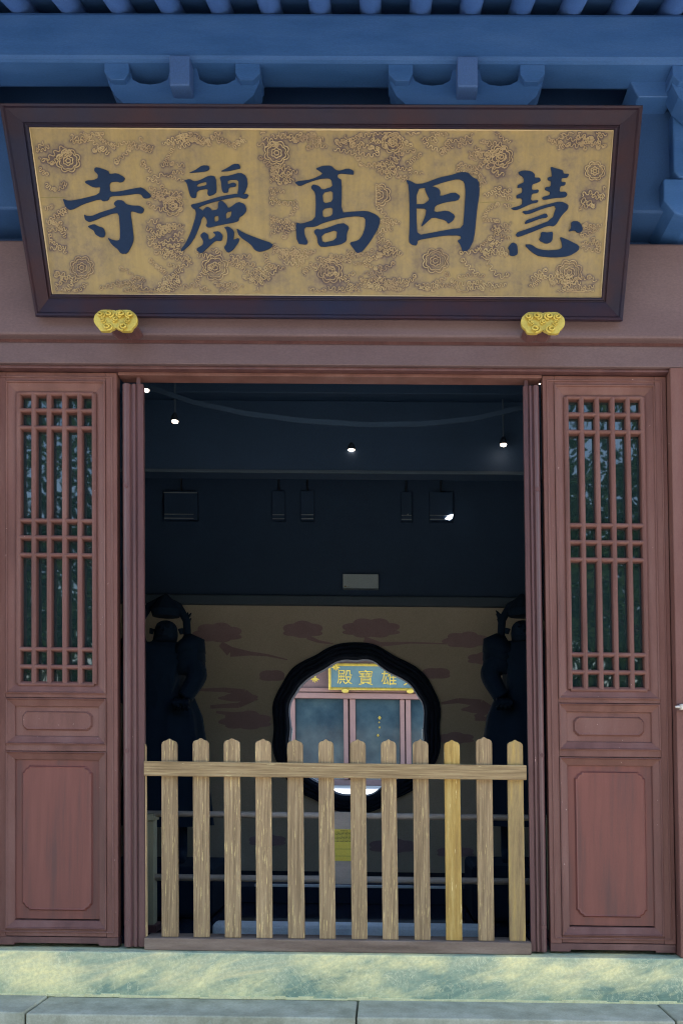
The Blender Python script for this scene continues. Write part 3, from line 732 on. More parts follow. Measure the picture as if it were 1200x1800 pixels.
# ================================================================== name plaque
YPb, YPt = -.14, -.413
c_bl = P(92,517,YPb); c_br = P(1055,524,YPb); c_tl = P(50,221,YPt); c_tr = P(1080,230,YPt)
pb = Vector((0, YPb, (c_bl[1]+c_br[1])/2)); pt = Vector((0, YPt, (c_tl[1]+c_tr[1])/2))
tv = (pt - pb); TH = tv.length; tv.normalize(); nv = Vector((1,0,0)).cross(tv)   # towards the viewer
if nv.y > 0: nv = -nv
def BP(s, t, h=0.0):            # board coordinates -> place
    return pb + Vector((s, 0, 0)) + tv * t + nv * h
def PB(u, v, h=0.0):            # measured point -> board coordinates on the layer h above the board
    d = ray(u, v)
    # undo image-fit lean: true X = x - K z ; intersection with sheared plane is independent of X
    base = pb + nv * h
    t = ((base - CL).dot(nv)) / d.dot(nv)
    p = CL + d * t
    q = Vector((p.x - K * p.z, p.y, p.z)) - base
    return q.x, q.dot(tv)
gl = PB(92,517); gr = PB(1055,524); gtl = PB(50,221); gtr = PB(1080,230)
s0, s1 = (gl[0]+gtl[0])/2, (gr[0]+gtr[0])/2; t0_, t1_ = 0.0, TH
plq = empty('name_plaque', tuple(BP((s0+s1)/2, 0)), 'large tilted gold plaque with five black characters tinted with the blue lens veil in a dark frame over the doorway', 'plaque')
boxes = [(110,292,266,448),(316,284,482,444),(516,288,670,446),(710,298,846,444),(890,290,1026,454)]
# carved clouds and lotus rosettes
rc = random.Random(21); clusters = []
def clear(u, v, m=8):
    return all(not (x0-m < u < x1+m and y0-m < v < y1+m) for x0, y0, x1, y1 in boxes)
def strip(m, pts, w_, h_):
    """low carved ridge along a line of board points"""
    n = len(pts); vs = []; fs = []
    for i, p in enumerate(pts):
        a = Vector(pts[max(i-1,0)]); b2 = Vector(pts[min(i+1,n-1)]); d = b2 - a
        if d.length < 1e-7: d = Vector((1,0))
        d.normalize(); nn_ = Vector((-d.y, d.x)); tap = 1 if 0 < i < n-1 else .3
        c = Vector(p)
        for o_, hh in ((-w_, -.001), (-w_*.35, h_), (w_*.35, h_), (w_, -.001)):
            q = c + nn_ * o_ * tap; vs.append(BP(q.x, q.y, hh))
    for i in range(n-1):
        for k in range(3): fs.append((i*4+k, i*4+k+1, (i+1)*4+k+1, (i+1)*4+k))
    m.add(vs, fs)
PXB = (s1 - s0) / 990.0
def wiggle(u, v, ang, ln_, amp, wl, curl=True):
    """meandering scroll line that ends in a curl; in photo pixels"""
    pts = []; x, y = u, v; n = int(ln_/1.6); ph = rc.uniform(0, 6)
    for i in range(n):
        a = ang + amp*math.sin(ph + i*1.6/wl*6.283) + .5*math.sin(ph*2 + i*.06)
        x += 1.6*math.cos(a); y += 1.6*math.sin(a)*.9; pts.append((x, y))
    if curl:
        r_ = 5.0; a = ang + amp*math.sin(ph + n*1.6/wl*6.283); sg_ = rc.choice((-1, 1))
        for i in range(16):
            a += sg_ * (.30 + i*.035); x += 1.5*math.cos(a); y += 1.5*math.sin(a); pts.append((x, y))
    return pts
def inside(u, v): return 58 + (v-221)*.14 < u < 1072 - (v-230)*.085 and 232 < v < 512
board = obj('board_core', M().add([BP(s,t,h) for s in (s0-.02, s1+.02) for t in (-.02, TH+.02) for h in (-.03,-.004)],
        [(0,1,3,2),(4,6,7,5),(0,4,5,1),(2,3,7,6),(0,2,6,4),(1,5,7,3)]), MT['plaque_frame'], plq)
relief_meshes = []; ridge_pts = []
cand = []
for gy in range(6):
    for gx in range(19):
        u = 80 + gx*55 + rc.uniform(-20, 20) + (gy % 2)*26; v = 250 + gy*49 + rc.uniform(-12, 12)
        if inside(u, v) and clear(u, v, 4): cand.append((u, v))
for (u, vs_) in ((292,(300,345,395,430)),(500,(300,350,400,440)),(692,(300,400,440)),(866,(300,350,395,435)),(1045,(345,400,430,500)),(96,(285,330,380,430,490)),(585,(250,)),(300,(500,)),(690,(505,))):
    for v in vs_: cand.append((u + rc.uniform(-6, 6), v))
for (u, v) in cand:
    mm = M(); clusters.append((u, v, rc.uniform(.15, .6)))
    base_a = rc.uniform(-.3, .3) + (math.pi if rc.random() < .5 else 0)
    for k in range(rc.choice((4, 5, 5, 6))):
        uu, vv = u + rc.uniform(-26, 26), v + rc.uniform(-13, 13)
        pts = [p for p in wiggle(uu, vv, base_a + rc.uniform(-.6, .6), rc.uniform(40, 90), rc.uniform(1.3, 1.75), rc.uniform(14, 21)) if inside(*p)]
        seg = []
        for p in pts + [None]:
            if p is not None and clear(p[0], p[1], -8): seg.append(p)
            else:
                if len(seg) > 5: qs = [PB(*q_) for q_ in seg]; ridge_pts += qs; strip(mm, qs, .0026, .0042)
                seg = []
    if mm.v: relief_meshes.append(('carved_cloud', mm))
for (u, v, r_) in ((144,470,24),(378,470,27),(580,476,25),(765,458,26),(1000,478,26),(120,282,24),(486,268,25),(665,342,24),(880,275,24),(304,362,20),(690,250,22),(1045,300,20)):
    mm = M(); clusters.append((u, v, .5)); r_ *= .84
    for rr, lob, dp in ((r_, 8, .16), (r_*.78, 8, .10), (r_*.42, 6, .18), (r_*.2, 5, .1)):
        pts = []
        for i in range(81):
            t = 2*math.pi*i/80; q_ = rr*(1 - dp + dp*abs(math.sin(lob*t/2))*1.4)
            if clear(u + q_*math.cos(t), v + q_*math.sin(t)*.95, -10): pts.append(PB(u + q_*math.cos(t), v + q_*math.sin(t)*.95))
        if len(pts) > 10: ridge_pts += pts; strip(mm, pts, .0028, .0048)
    if mm.v: relief_meshes.append(('carved_rosette', mm))
# board surface: fine grid that carries the grime lying round the carving
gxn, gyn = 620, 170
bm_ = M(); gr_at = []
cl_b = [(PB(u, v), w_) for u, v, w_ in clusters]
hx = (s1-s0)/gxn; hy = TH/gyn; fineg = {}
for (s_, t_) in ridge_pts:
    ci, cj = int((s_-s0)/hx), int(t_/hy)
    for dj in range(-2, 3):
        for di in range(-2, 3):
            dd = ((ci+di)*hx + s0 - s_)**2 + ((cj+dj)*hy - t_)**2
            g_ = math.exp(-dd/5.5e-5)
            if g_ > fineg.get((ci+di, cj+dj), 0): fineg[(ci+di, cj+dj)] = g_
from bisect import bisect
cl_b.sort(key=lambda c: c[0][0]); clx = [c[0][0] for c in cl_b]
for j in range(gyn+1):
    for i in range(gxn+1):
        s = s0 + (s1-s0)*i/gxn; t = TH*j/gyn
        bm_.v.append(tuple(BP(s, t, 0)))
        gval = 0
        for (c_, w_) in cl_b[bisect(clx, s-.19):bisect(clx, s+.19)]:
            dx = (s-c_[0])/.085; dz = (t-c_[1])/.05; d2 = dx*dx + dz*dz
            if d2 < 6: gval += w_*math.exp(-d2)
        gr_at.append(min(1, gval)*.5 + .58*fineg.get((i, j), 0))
for j in range(gyn):
    for i in range(gxn):
        a = j*(gxn+1)+i; bm_.f.append((a, a+1, a+gxn+2, a+gxn+1))
def gold_board():
    m, n, b = newmat('aged_gold_board'); L = n.links.new
    tc = N(n, 'ShaderNodeTexCoord'); at = N(n, 'ShaderNodeAttribute', attribute_name='grime')
    n1 = N(n, 'ShaderNodeTexNoise', Scale=7, Detail=9, Roughness=.7); L(tc.outputs['Object'], n1.inputs['Vector'])
    n2 = N(n, 'ShaderNodeTexNoise', Scale=70, Detail=4, Roughness=.6); L(tc.outputs['Object'], n2.inputs['Vector'])
    mp = N(n, 'ShaderNodeMapping'); mp.inputs['Scale'].default_value = (22, 3, 2); L(tc.outputs['Object'], mp.inputs[0])
    n3 = N(n, 'ShaderNodeTexNoise', Scale=2, Detail=5); L(mp.outputs[0], n3.inputs['Vector'])
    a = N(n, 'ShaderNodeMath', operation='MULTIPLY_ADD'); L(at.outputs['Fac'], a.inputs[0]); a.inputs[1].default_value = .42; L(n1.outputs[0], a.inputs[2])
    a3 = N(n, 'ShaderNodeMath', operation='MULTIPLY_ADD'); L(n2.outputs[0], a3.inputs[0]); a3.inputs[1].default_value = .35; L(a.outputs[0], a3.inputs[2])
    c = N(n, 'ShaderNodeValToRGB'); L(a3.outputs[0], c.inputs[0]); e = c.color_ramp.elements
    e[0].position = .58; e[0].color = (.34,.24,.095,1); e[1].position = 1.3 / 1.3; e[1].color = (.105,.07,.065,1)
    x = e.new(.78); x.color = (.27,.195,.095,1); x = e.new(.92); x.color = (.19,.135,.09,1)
    mx = N(n, 'ShaderNodeMix', data_type='RGBA', blend_type='MULTIPLY'); mx.inputs[0].default_value = .35; L(c.outputs[0], mx.inputs[6]); L(n3.outputs[0], mx.inputs[7])
    L(mx.outputs[2], b.inputs['Base Color']); b.inputs['Roughness'].default_value = .6; b.inputs['Metallic'].default_value = .1
    bp = N(n, 'ShaderNodeBump', Strength=.25, Distance=.003); L(n2.outputs[0], bp.inputs['Height']); L(bp.outputs[0], b.inputs['Normal'])
    return m
MT['gold_board'] = gold_board()
gbo = obj('gold_board', bm_, MT['gold_board'], plq)
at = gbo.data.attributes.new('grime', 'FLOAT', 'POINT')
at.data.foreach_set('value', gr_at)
MT['relief'] = layered('gilded_relief', [(.27,.19,.12),(.36,.26,.14),(.42,.32,.17)], scale=6, rough=(.45,.6), bump=.05)
for nm, mm in relief_meshes: obj(nm, mm, MT['relief'], gbo)
# thin crack between the two planks of the board
ck = M()
for ua, ub, v in ((66, 118, 347), (262, 330, 350), (470, 522, 352), (838, 905, 355)):
    strip(ck, [PB(ua + (ub-ua)*i/6, v + random.uniform(-.6,.6)) for i in range(7)], .0018, .0006)
obj('plank_joint', ck, MT['print'], gbo)

GL = {
 'si': ((90,270), [
  [[(455,150),(480,138),(600,175),(615,215),(690,200),(778,250),(765,285),(725,302),(690,290),(612,300),(618,402),(700,398),(880,362),(960,350),(1055,435),(1035,465),(975,470),(945,425),(900,418),(750,440),(620,445),(600,490),(545,500),(510,475),(330,530),(240,580),(190,592),(150,560),(120,472),(165,490),(220,492),(350,465),(505,425),(520,345),(470,355),(425,345),(350,300),(370,280),(450,275),(490,255),(492,215),(455,185)]],
  [[(655,525),(690,487),(755,490),(790,530),(860,545),(930,545),(978,575),(970,615),(940,632),(860,605),(832,610),(855,760),(870,900),(850,965),(800,1052),(735,1055),(700,1005),(640,960),(590,880),(640,905),(690,915),(725,905),(725,790),(712,622),(640,630),(540,665),(460,700),(400,720),(355,695),(345,635),(375,655),(430,655),(520,615),(690,565)]],
  [[(380,765),(450,738),(500,765),(550,780),(572,840),(555,880),(515,880),(465,850),(450,810),(415,790)]]]),
 'li': ((300,270), [
  [[(185,200),(250,175),(330,120),(400,122),(410,160),(370,185),(260,195)]],
  [[(520,185),(600,145),(660,105),(720,105),(738,150),(700,160),(600,182)]],
  [[(140,280),(200,262),(245,290),(300,280),(410,225),(475,240),(485,400),(450,430),(400,445),(385,420),(395,365),(275,385),(268,465),(210,462),(185,370),(170,310)], [(275,320),(375,290),(380,330),(275,350)]],
  [[(515,250),(545,232),(600,235),(735,195),(800,235),(812,330),(775,420),(700,425),(715,370),(715,270),(600,275),(600,322),(660,300),(690,315),(685,345),(612,352),(605,405),(560,412),(540,390),(530,290)]],
  [[(210,535),(290,520),(400,485),(560,440),(720,418),(825,425),(805,468),(765,472),(710,452),(560,480),(400,520),(310,555),(260,590),(225,570)]],
  [[(255,575),(300,570),(350,610),(355,650),(325,680),(315,730),(260,870),(200,960),(115,1035),(105,1010),(160,940),(215,820),(270,640)]],
  [[(335,600),(380,555),(425,575),(430,600),(500,585),(500,510),(535,490),(585,530),(610,580),(710,503),(780,530),(802,590),(770,640),(720,670),(715,710),(640,730),(520,750),(400,780),(368,760),(385,730),(380,690),(345,650)], [(455,660),(505,650),(508,705),(465,720)], [(580,620),(648,598),(630,670),(583,688)]],
  [[(308,860),(350,822),(395,850),(398,900),(420,905),(480,860),(440,825),(510,815),(550,860),(540,910),(520,920),(470,915),(390,990),(320,1055),(275,1020),(275,1000),(340,960),(345,920)]],
  [[(560,775),(610,765),(668,810),(665,880),(655,910),(725,885),(715,935),(650,1020),(600,1045),(560,990),(590,950),(600,860),(585,800)]],
  [[(690,780),(760,830),(900,885),(1085,950),(1050,1000),(945,1035),(890,1020),(840,950),(720,870)]]]),
 'gao': ((500,270), [
  [[(325,155),(400,125),(490,122),(540,170),(580,178),(665,150),(730,175),(730,218),(690,215),(600,205),(560,215),(560,250),(605,275),(598,620),(700,610),(870,598),(975,645),(1012,690),(985,790),(900,930),(820,1030),(765,1050),(725,1000),(680,935),(775,915),(820,860),(850,770),(850,670),(760,655),(640,668),(500,700),(400,730),(320,770),(205,772),(210,850),(248,930),(230,960),(130,945),(115,720),(180,738),(320,690),(330,560),(325,410),(275,355),(300,318),(370,340),(395,380),(505,345),(495,280),(470,255),(370,262),(250,300),(155,342),(105,300),(150,285),(280,270),(410,210),(360,175)],
   [(400,410),(510,385),(508,500),(410,525)], [(400,580),(508,560),(505,650),(405,675)]],
  [[(305,820),(335,790),(390,800),(610,722),(685,770),(655,840),(655,920),(580,960),(390,985),(350,950),(345,880)], [(388,850),(555,798),(545,905),(400,940)]]]),
 'yin': ((690,270), [
  [[(135,270),(200,290),(245,318),(330,310),(500,245),(620,222),(710,190),(795,195),(840,245),(905,275),(918,400),(890,580),(860,900),(800,1020),(735,1030),(715,960),(680,915),(720,895),(715,860),(560,860),(420,880),(262,910),(262,945),(245,968),(195,955),(168,925),(180,700),(170,330)],
   [(252,368),(390,348),(560,290),(690,262),(755,290),(768,400),(755,600),(740,780),(600,795),(420,830),(262,858),(250,700)]],
  [[(335,355),(395,335),(480,360),(503,395),(498,450),(650,400),(715,445),(690,490),(560,508),(445,545),(435,618),(580,595),(660,650),(640,700),(585,740),(560,700),(420,665),(370,710),(290,780),(345,650),(355,575),(240,575),(240,530),(330,530),(390,480),(355,420)]]]),
 'hui': ((870,270), [
  [[(245,190),(300,172),(380,180),(420,215),(415,250),(470,248),(482,285),(440,305),(390,320),(385,385),(460,372),(455,410),(385,420),(375,495),(455,485),(450,512),(380,525),(240,590),(195,592),(160,572),(285,540),(285,465),(225,470),(222,435),(285,410),(285,350),(232,360),(240,325),(305,300),(300,245),(250,215)]],
  [[(582,132),(650,155),(715,170),(722,210),(780,208),(765,250),(700,255),(698,300),(745,295),(738,332),(690,335),(675,400),(740,397),(765,430),(740,458),(620,465),(510,488),(492,455),(575,435),(580,398),(525,380),(528,350),(585,345),(590,285),(555,275),(552,248),(600,240),(595,190)]],
  [[(278,605),(350,600),(500,545),(690,497),(772,535),(770,580),(700,650),(630,765),(560,755),(400,820),(240,880),(215,855),(235,825),(350,790),(600,695),(650,540),(520,570),(330,645)]],
  [[(310,740),(325,700),(430,665),(540,622),(558,670),(480,680),(350,730)]],
  [[(180,930),(232,955),(240,1060),(190,1080),(148,1070),(150,1020),(132,990)]],
  [[(485,822),(550,830),(612,818),(600,925),(540,952),(458,910),(480,870)]],
  [[(305,957),(380,955),(440,1000),(540,1020),(660,1012),(710,990),(700,930),(680,872),(760,905),(890,970),(880,1020),(780,1080),(620,1095),(460,1080),(390,1040)]],
  [[(802,712),(880,710),(925,780),(915,820),(870,835),(840,805),(768,820),(802,780)]]]),
}
for key, ((ox_, oy_), strokes) in GL.items():
    mm = M()
    for i, rings in enumerate(strokes):
        rr = [chaikin([PB(ox_ + x/6, oy_ + y/6, .006) for x, y in r], 1, .2) for r in rings]
        mm.prism_holes(rr, lambda p, h: BP(p[0], p[1], h), -.002, .0065 + i*.0004)
    obj('character', mm, MT['ink'], plq)

# frame: four mitred members, outer rim standing forward
RH = .05
o_bl = PB(62, 556, RH); o_br = PB(1094, 564, RH); o_tl = PB(-2, 180, RH); o_tr = PB(1130, 184, RH)
i_c = [(s0, 0), (s1, 0), (s1, TH), (s0, TH)]; o_c = [o_bl, o_br, o_tr, o_tl]
pf = [(-.02,-.004),(0,.0),(0,.012),(.05,.016),(.10,.014),(.12,.006),(.18,.006),(.20,.014),(.28,.018),(.80,.040),(.86,.052),(.95,.055),(1,.048),(1,-.035),(.1,-.035),(-.02,-.02)]
for k, nm in enumerate(('frame_rail', 'frame_stile', 'frame_rail', 'frame_stile')):
    a_i, b_i, a_o, b_o = i_c[k], i_c[(k+1) % 4], o_c[k], o_c[(k+1) % 4]
    A = [BP(a_i[0]+(a_o[0]-a_i[0])*f_, a_i[1]+(a_o[1]-a_i[1])*f_, h) for f_, h in pf]
    B = [BP(b_i[0]+(b_o[0]-b_i[0])*f_, b_i[1]+(b_o[1]-b_i[1])*f_, h) for f_, h in pf]
    n_ = len(pf)
    obj(nm, M().add(A + B, [(i, (i+1) % n_, n_+(i+1) % n_, n_+i) for i in range(n_)] + [tuple(range(n_))] + [tuple(range(2*n_-1, n_-1, -1))]), MT['plaque_frame'], plq)
# thin gilt bead round the gold board
MT['bead'] = plain('pale_gilt_bead', (.55,.42,.24), .5)
bd = M(); e_ = .003
for (a_, b2) in (((s0+e_,e_),(s1-e_,e_)),((s1-e_,e_),(s1-e_,TH-e_)),((s1-e_,TH-e_),(s0+e_,TH-e_)),((s0+e_,TH-e_),(s0+e_,e_))):
    strip(bd, [a_, ((a_[0]+b2[0])/2, (a_[1]+b2[1])/2), b2], .0045, .006)
obj('gilt_bead', bd, MT['bead'], plq)

# gilded cloud bosses that carry the plaque
def boss(uc, vc, label):
    Yb = -.30; cx, cz = P(uc, vc, Yb); s = (4.32+Yb)/F_ / 10.3     # outline read at 10x
    e = empty('plaque_boss', (cx, -.2, cz - .07), label, 'boss', 'gilded cloud bosses under the plaque')
    half_ = [(0,38-5),(14,24),(60,12),(260,12),(300,35),(345,72),(385,115),(402,180),(398,240),(365,300),(318,338),(312,362),(275,410),(110,410),(80,385),(30,365),(0,340)]
    ring = [(x, y) for x, y in half_] + [(-x, y) for x, y in reversed(half_[1:-1])]
    ring = [(cx + x*s, cz - (y-212)*s) for x, y in ring]
    ring = chaikin(ring, 1, .2)
    obj('plate', M().prism(ring, lambda p, h: (p[0], h, p[1]), Yb, Yb + .018), MT['gilt'], e, bevel=.004)
    inner_ = [(cx + (p[0]-cx)*.7, cz + (p[1]-cz)*.45 + .03) for p in ring]
    obj('stem', M().prism(inner_, lambda p, h: (p[0], h, p[1]), Yb + .017, -.095), MT['paint_dark'], e)
    def spiral(x, y, r_, turns, sgn, wd):
        pts = []
        for i in range(26):
            t = i/25; a_ = sgn*(2*math.pi*turns*t) + (math.pi/2); q_ = r_*(1 - .82*t)
            pts.append((cx + (x + q_*1.15*math.cos(a_))*s, Yb - .003 - .012*t, cz - (y - 212 + q_*.85*math.sin(a_))*s))
        mm = M(); mm.tube(pts, [wd*s*(1 - .3*i/25) for i in range(26)], 8); return mm
    for sg_ in (-1, 1):
        for (x, y, r_, wd) in ((105,95,72,26),(262,110,66,24),(140,330,80,20),(230,220,52,14)):
            mm = spiral(sg_*x, y, r_, 1.6, sg_, wd); obj('scroll', mm, MT['gilt'], e, smooth=True)
    obj('scroll', spiral(0, 200, 52, 1.7, 1, 17), MT['gilt'], e, smooth=True)
boss(203, 563, 'gilded cloud-scroll boss under the left end of the plaque')
boss(954, 567, 'gilded cloud-scroll boss under the right end of the plaque')

# ================================================================== picket fence
fence = empty('picket_fence', (x_(-.26), -.02, LB + .06), 'low weathered wooden picket fence closing the open temple doorway', 'fence')
FY = -.004; ftop = P(600, 1300, FY)[1]; fbot = LB + .0625
centers = [(242.5,1306),(297,1302),(352.3,1301),(407,1301),(462,1302),(518,1303),(572.5,1303),(628.5,1303),(682.5,1303),(738.7,1303),(794,1304),(850.2,1299),(905,1304)]
for i, (u, vt) in enumerate(centers):
    xc, zt = P(u, vt, FY); rn = random.Random(i*7+1)
    w2 = .0395 + rn.uniform(-.0012, .0012); w3 = w2 + rn.uniform(-.001, .003)
    ring = [(-w3, fbot), (w3, fbot), (w2, zt - .022), (w2*.93, zt - .011), (w2*.70, zt - .003), (w2*.35, zt + .001), (w2*.12, zt + .007), (0, zt + .010),
            (-w2*.12, zt + .007), (-w2*.35, zt + .001), (-w2*.70, zt - .003), (-w2*.93, zt - .011), (-w2, zt - .022)]
    bow = rn.uniform(-.003, .003)
    pk = M().prism(ring, lambda p, h: (xc + p[0] + bow*math.sin((p[1]-fbot)/(zt-fbot)*3.14), h, p[1]), FY, FY + .024)
    if i == 0: 
        xlim = x_(-1.2255) - xc; ring = [(-w2*0 + xlim, fbot), (w3, fbot), (w2, zt - .022), (w2*.93, zt - .011), (xlim, zt - .006)]
        pk = M().prism(ring, lambda p, h: (xc + p[0], h, p[1]), FY, FY + .024)
    mt = MT['fence_yellow'] if i == 10 else MT['fence_grey'] if i == 12 else MT['fence']
    po = obj('picket', pk, mt, fence, bevel=.0025)
    if i == 10: po['label'] = 'yellower picket, third from the right'
zr0 = (P(255,1364,-.03)[1] + P(922,1372,-.03)[1])/2; zr1 = (P(255,1338.5,-.03)[1] + P(922,1345.5,-.03)[1])/2
obj('rail', M().box(x_(-1.224), x_(.700), FY - .026, FY - .001, zr0, zr1), MT['fence_rail'], fence, bevel=.003)

# ================================================================== railing inside
YR = 1.24
def rp(u, v): return P(u, v, YR)
rl = empty('inner_railing', (x_(-.2), YR, IF), 'low two-bar wooden railing standing inside the hall behind the picket fence', 'railing')
for va, vb, r_ in ((1427.5, 1438.5, 0), (1539, 1551, 0)):
    za = (rp(440, vb)[1] + rp(760, vb+3)[1])/2; zb_ = (rp(440, va)[1] + rp(760, va+3)[1])/2
    zc_ = (za+zb_)/2; r2 = abs(zb_-za)/2
    obj('bar', M().tube([(rp(230,1400)[0], YR, zc_), (rp(990,1400)[0], YR, zc_)], r2, 12), MT['rail_wood'], rl, smooth=True)
def rpost(ua, ub, vt, mat):
    xa, xb = rp(ua, 1500)[0], rp(ub, 1500)[0]; zt = rp((ua+ub)/2, vt)[1]
    obj('post', M().box(xa, xb, YR - .045, YR + .045, IF, zt), mat, rl, bevel=.004)
    obj('post_cap', M().box(xa - .012, xb + .012, YR - .058, YR + .058, zt - .045, zt - .012), mat, rl, bevel=.006)
    obj('post_foot', M().box(xa - .02, xb + .02, YR - .07, YR + .07, IF, IF + .05), MT['paint_dark'], rl, bevel=.006)
rpost(256, 273, 1430, MT['post_green']); rpost(944, 961, 1436, MT['post_green'])
xa, xb = rp(584, 1500)[0], rp(628, 1500)[0]
obj('centre_board', M().box(xa, xb, YR - .05, YR - .025, rp(600,1553)[1], rp(600,1427)[1]), MT['rail_wood'], rl, bevel=.004)
nt_ = empty('paper_notice', (rp(605,1512)[0], YR - .06, rp(605,1512)[1]), 'yellow printed paper notice pinned to the centre board of the inner railing', 'notice')
na, nb = rp(587.5,1480)[0], rp(621,1480)[0]; nz0, nz1 = rp(600,1512)[1], rp(600,1457)[1]
obj('sheet', M().box(na, nb, YR - .0535, YR - .0515, nz0, nz1), MT['paper'], nt_)
tx = M(); rn = random.Random(5)
for i in range(9):
    zz = nz1 - .012 - i*.0085; xx = na + .008
    while xx < nb - .012:
        l = rn.uniform(.004, .007)
        if i not in (0,) or .3 < (xx-na)/(nb-na) < .7: tx.box(xx, min(xx+l, nb-.008), YR - .0543, YR - .0535, zz, zz + .0045)
        xx += l + .003
for i in range(2):
    zz = nz0 + .03 + i*.045; tx.box(na + .008, nb - .008, YR - .0543, YR - .0535, zz, zz + .002)
obj('printed_lines', tx, MT['print'], nt_)

# ================================================================== guardian statues
def statue(uc, sgn, label):
    """armoured guardian, one fist on the hip; sgn = +1 when the bent arm points right in the photo"""
    YS = 2.0; sc = (4.32+YS)/F_
    def q(dx, v, dy=0): 
        x, z_ = P(uc, v, YS); return Vector((x + sgn*dx*sc, YS + dy, z_))
    e = empty('guardian_statue', tuple(q(0, 1500)[:2]) + (IF,), label, 'statue', 'pair of dark guardian statues')
    verts = [q(0,1290), q(0,1230,-.02), q(2,1165,-.04), q(2,1135,0), q(5,1112,-.02), q(6,1090,0),
             q(36,1150,-.02), q(66,1188,-.08), q(50,1222,-.16), q(44,1232,-.17),
             q(-36,1150,-.02), q(-62,1195,-.08), q(-56,1240,-.18),
             q(20,1330,-.02), q(24,1420,-.06), q(26,1500,0), q(34,1512,-.14),
             q(-22,1330,-.02), q(-30,1420,-.06), q(-32,1500,0), q(-38,1512,-.14)]
    rad = [.17,.15,.19,.09,.10,.07, .11,.085,.06,.075, .11,.085,.06, .12,.09,.07,.05, .12,.09,.07,.05]
    ed = [(0,1),(1,2),(2,3),(3,4),(4,5),(2,6),(6,7),(7,8),(8,9),(2,10),(10,11),(11,12),(0,13),(13,14),(14,15),(15,16),(0,17),(17,18),(18,19),(19,20)]
    me = bpy.data.meshes.new('body'); org = shear((q(0,1290).x, YS, IF))
    me.from_pydata([shear(v) - org for v in verts], ed, []); me.materials.append(MT['statue'])
    o = bpy.data.objects.new('body', me); COL.objects.link(o); ORG[o.name] = org
    o.parent = e; o.location = org - ORG[e.name]
    sk = o.modifiers.new('skin', 'SKIN')
    for i, r_ in enumerate(rad): me.skin_vertices[0].data[i].radius = (r_, r_)
    me.skin_vertices[0].data[0].use_root = True
    ss = o.modifiers.new('sub', 'SUBSURF'); ss.levels = 2; ss.render_levels = 2
    # fist: four curled fingers and thumb
    fs_ = M(); c = q(44,1236,-.17)
    for k in range(4):
        b0 = c + Vector((sgn*(-.045 + k*.028), -.03, .01)); fs_.tube([b0, b0 + Vector((0,-.055,-.03)), b0 + Vector((0,-.03,-.065)), b0 + Vector((0,.01,-.05))], [.017,.018,.016,.012], 8)
    fs_.tube([c + Vector((-sgn*.06,0,.0)), c + Vector((-sgn*.05,-.05,-.02)), c + Vector((-sgn*.01,-.09,-.035))], [.02,.018,.012], 8)
    obj('fist', fs_, MT['statue'], e, smooth=True)
    # armour skirt
    sk_ = M(); rings = []
    for v, a_ in ((1225,.20),(1260,.26),(1310,.29),(1380,.31),(1450,.34)):
        c = q(4, v); rings.append([(c.x + a_*(1+.05*math.cos(9*t))*math.cos(t), c.y + .7*a_*(1+.05*math.sin(9*t))*math.sin(t), c.z) for t in [2*math.pi*k/40 for k in range(40)]])
    vs = [p for r_ in rings for p in r_]
    sk_.add(vs, [(i*40+k, i*40+(k+1) % 40, (i+1)*40+(k+1) % 40, (i+1)*40+k) for i in range(4) for k in range(40)])
    obj('robe', sk_, MT['statue'], e, smooth=True)
    # shoulder guards and puffed sleeve
    for dx, v in ((36,1150),(-36,1150)):
        c = q(dx, v, -.02); mm = M()
        for k in range(3): mm.tube([c + Vector((0,0,.10 - k*.06)), c + Vector((sgn*(.04 if dx > 0 else -.04),0,.05 - k*.06)), c + Vector((sgn*(.06 if dx > 0 else -.06),0,-.02 - k*.06))], [.08,.13,.11], 14)
        obj('shoulder_guard', mm, MT['statue'], e, smooth=True)
    # crown with side sprays, face features
    cr = M(); c = q(5,1085,-.02)
    cr.tube([c, c + Vector((0,0,.05)), c + Vector((0,0,.12)), c + Vector((0,0,.17))], [.10,.115,.06,.01], 14)
    obj('crown', cr, MT['statue'], e)
    f = q(5,1108,-.11)
    obj('nose', M().tube([f + Vector((0,.0,.02)), f + Vector((0,-.035,-.015)), f + Vector((0,-.005,-.02))], [.01,.018,.01], 8), MT['statue'], e)
    for s2 in (-1, 1):
        obj('eye', M().tube([f + Vector((s2*.035,.015,.025)), f + Vector((s2*.035,-.008,.022))], [.016,.008], 8), MT['statue'], e)
        obj('ear', M().tube([f + Vector((s2*.105,.10,.01)), f + Vector((s2*.115,.10,-.03))], [.02,.014], 8), MT['statue'], e)
    obj('mouth', M().tube([f + Vector((-.03,.0,-.048)), f + Vector((0,-.012,-.052)), f + Vector((.03,.0,-.048))], .008, 6), MT['statue'], e)
    sp = M(); rn = random.Random(int(uc))
    for k in range(9):
        a0 = q(38 + rn.uniform(-3, 3), 1124 - k*5); 
        d = Vector((sgn*rn.uniform(.02,.05), 0, rn.uniform(-.01,.05)))
        sp.tube([a0, a0 + d*.6 + Vector((0,0,.01)), a0 + d + Vector((0,0,.03))], [.014,.010,.003], 6)
    sp.tube([q(30,1135), q(38,1118), q(38,1098), q(42,1084)], [.02,.014,.012,.004], 6)
    obj('spray_ornament', sp, MT['statue'], e)
    rb_ = M(); pts = [q(30,1150), q(42,1120), q(40,1090), q(26,1066), q(0,1052), q(-26,1066), q(-42,1092), q(-38,1125), q(-26,1150)]
    rb_.tube(pts, [.02,.028,.03,.03,.03,.03,.03,.028,.02], 8)
    obj('flying_sash', rb_, MT['statue'], e, smooth=True)
    pd = M(); c = q(0,1500)
    pd.box(c.x - .42, c.x + .42, YS - .32, YS + .30, IF, c.z - .06)
    obj('pedestal', pd, MT['statue'], e, bevel=.03)
statue(288, 1, 'dark guardian statue with fist on hip inside the hall at the left of the doorway')
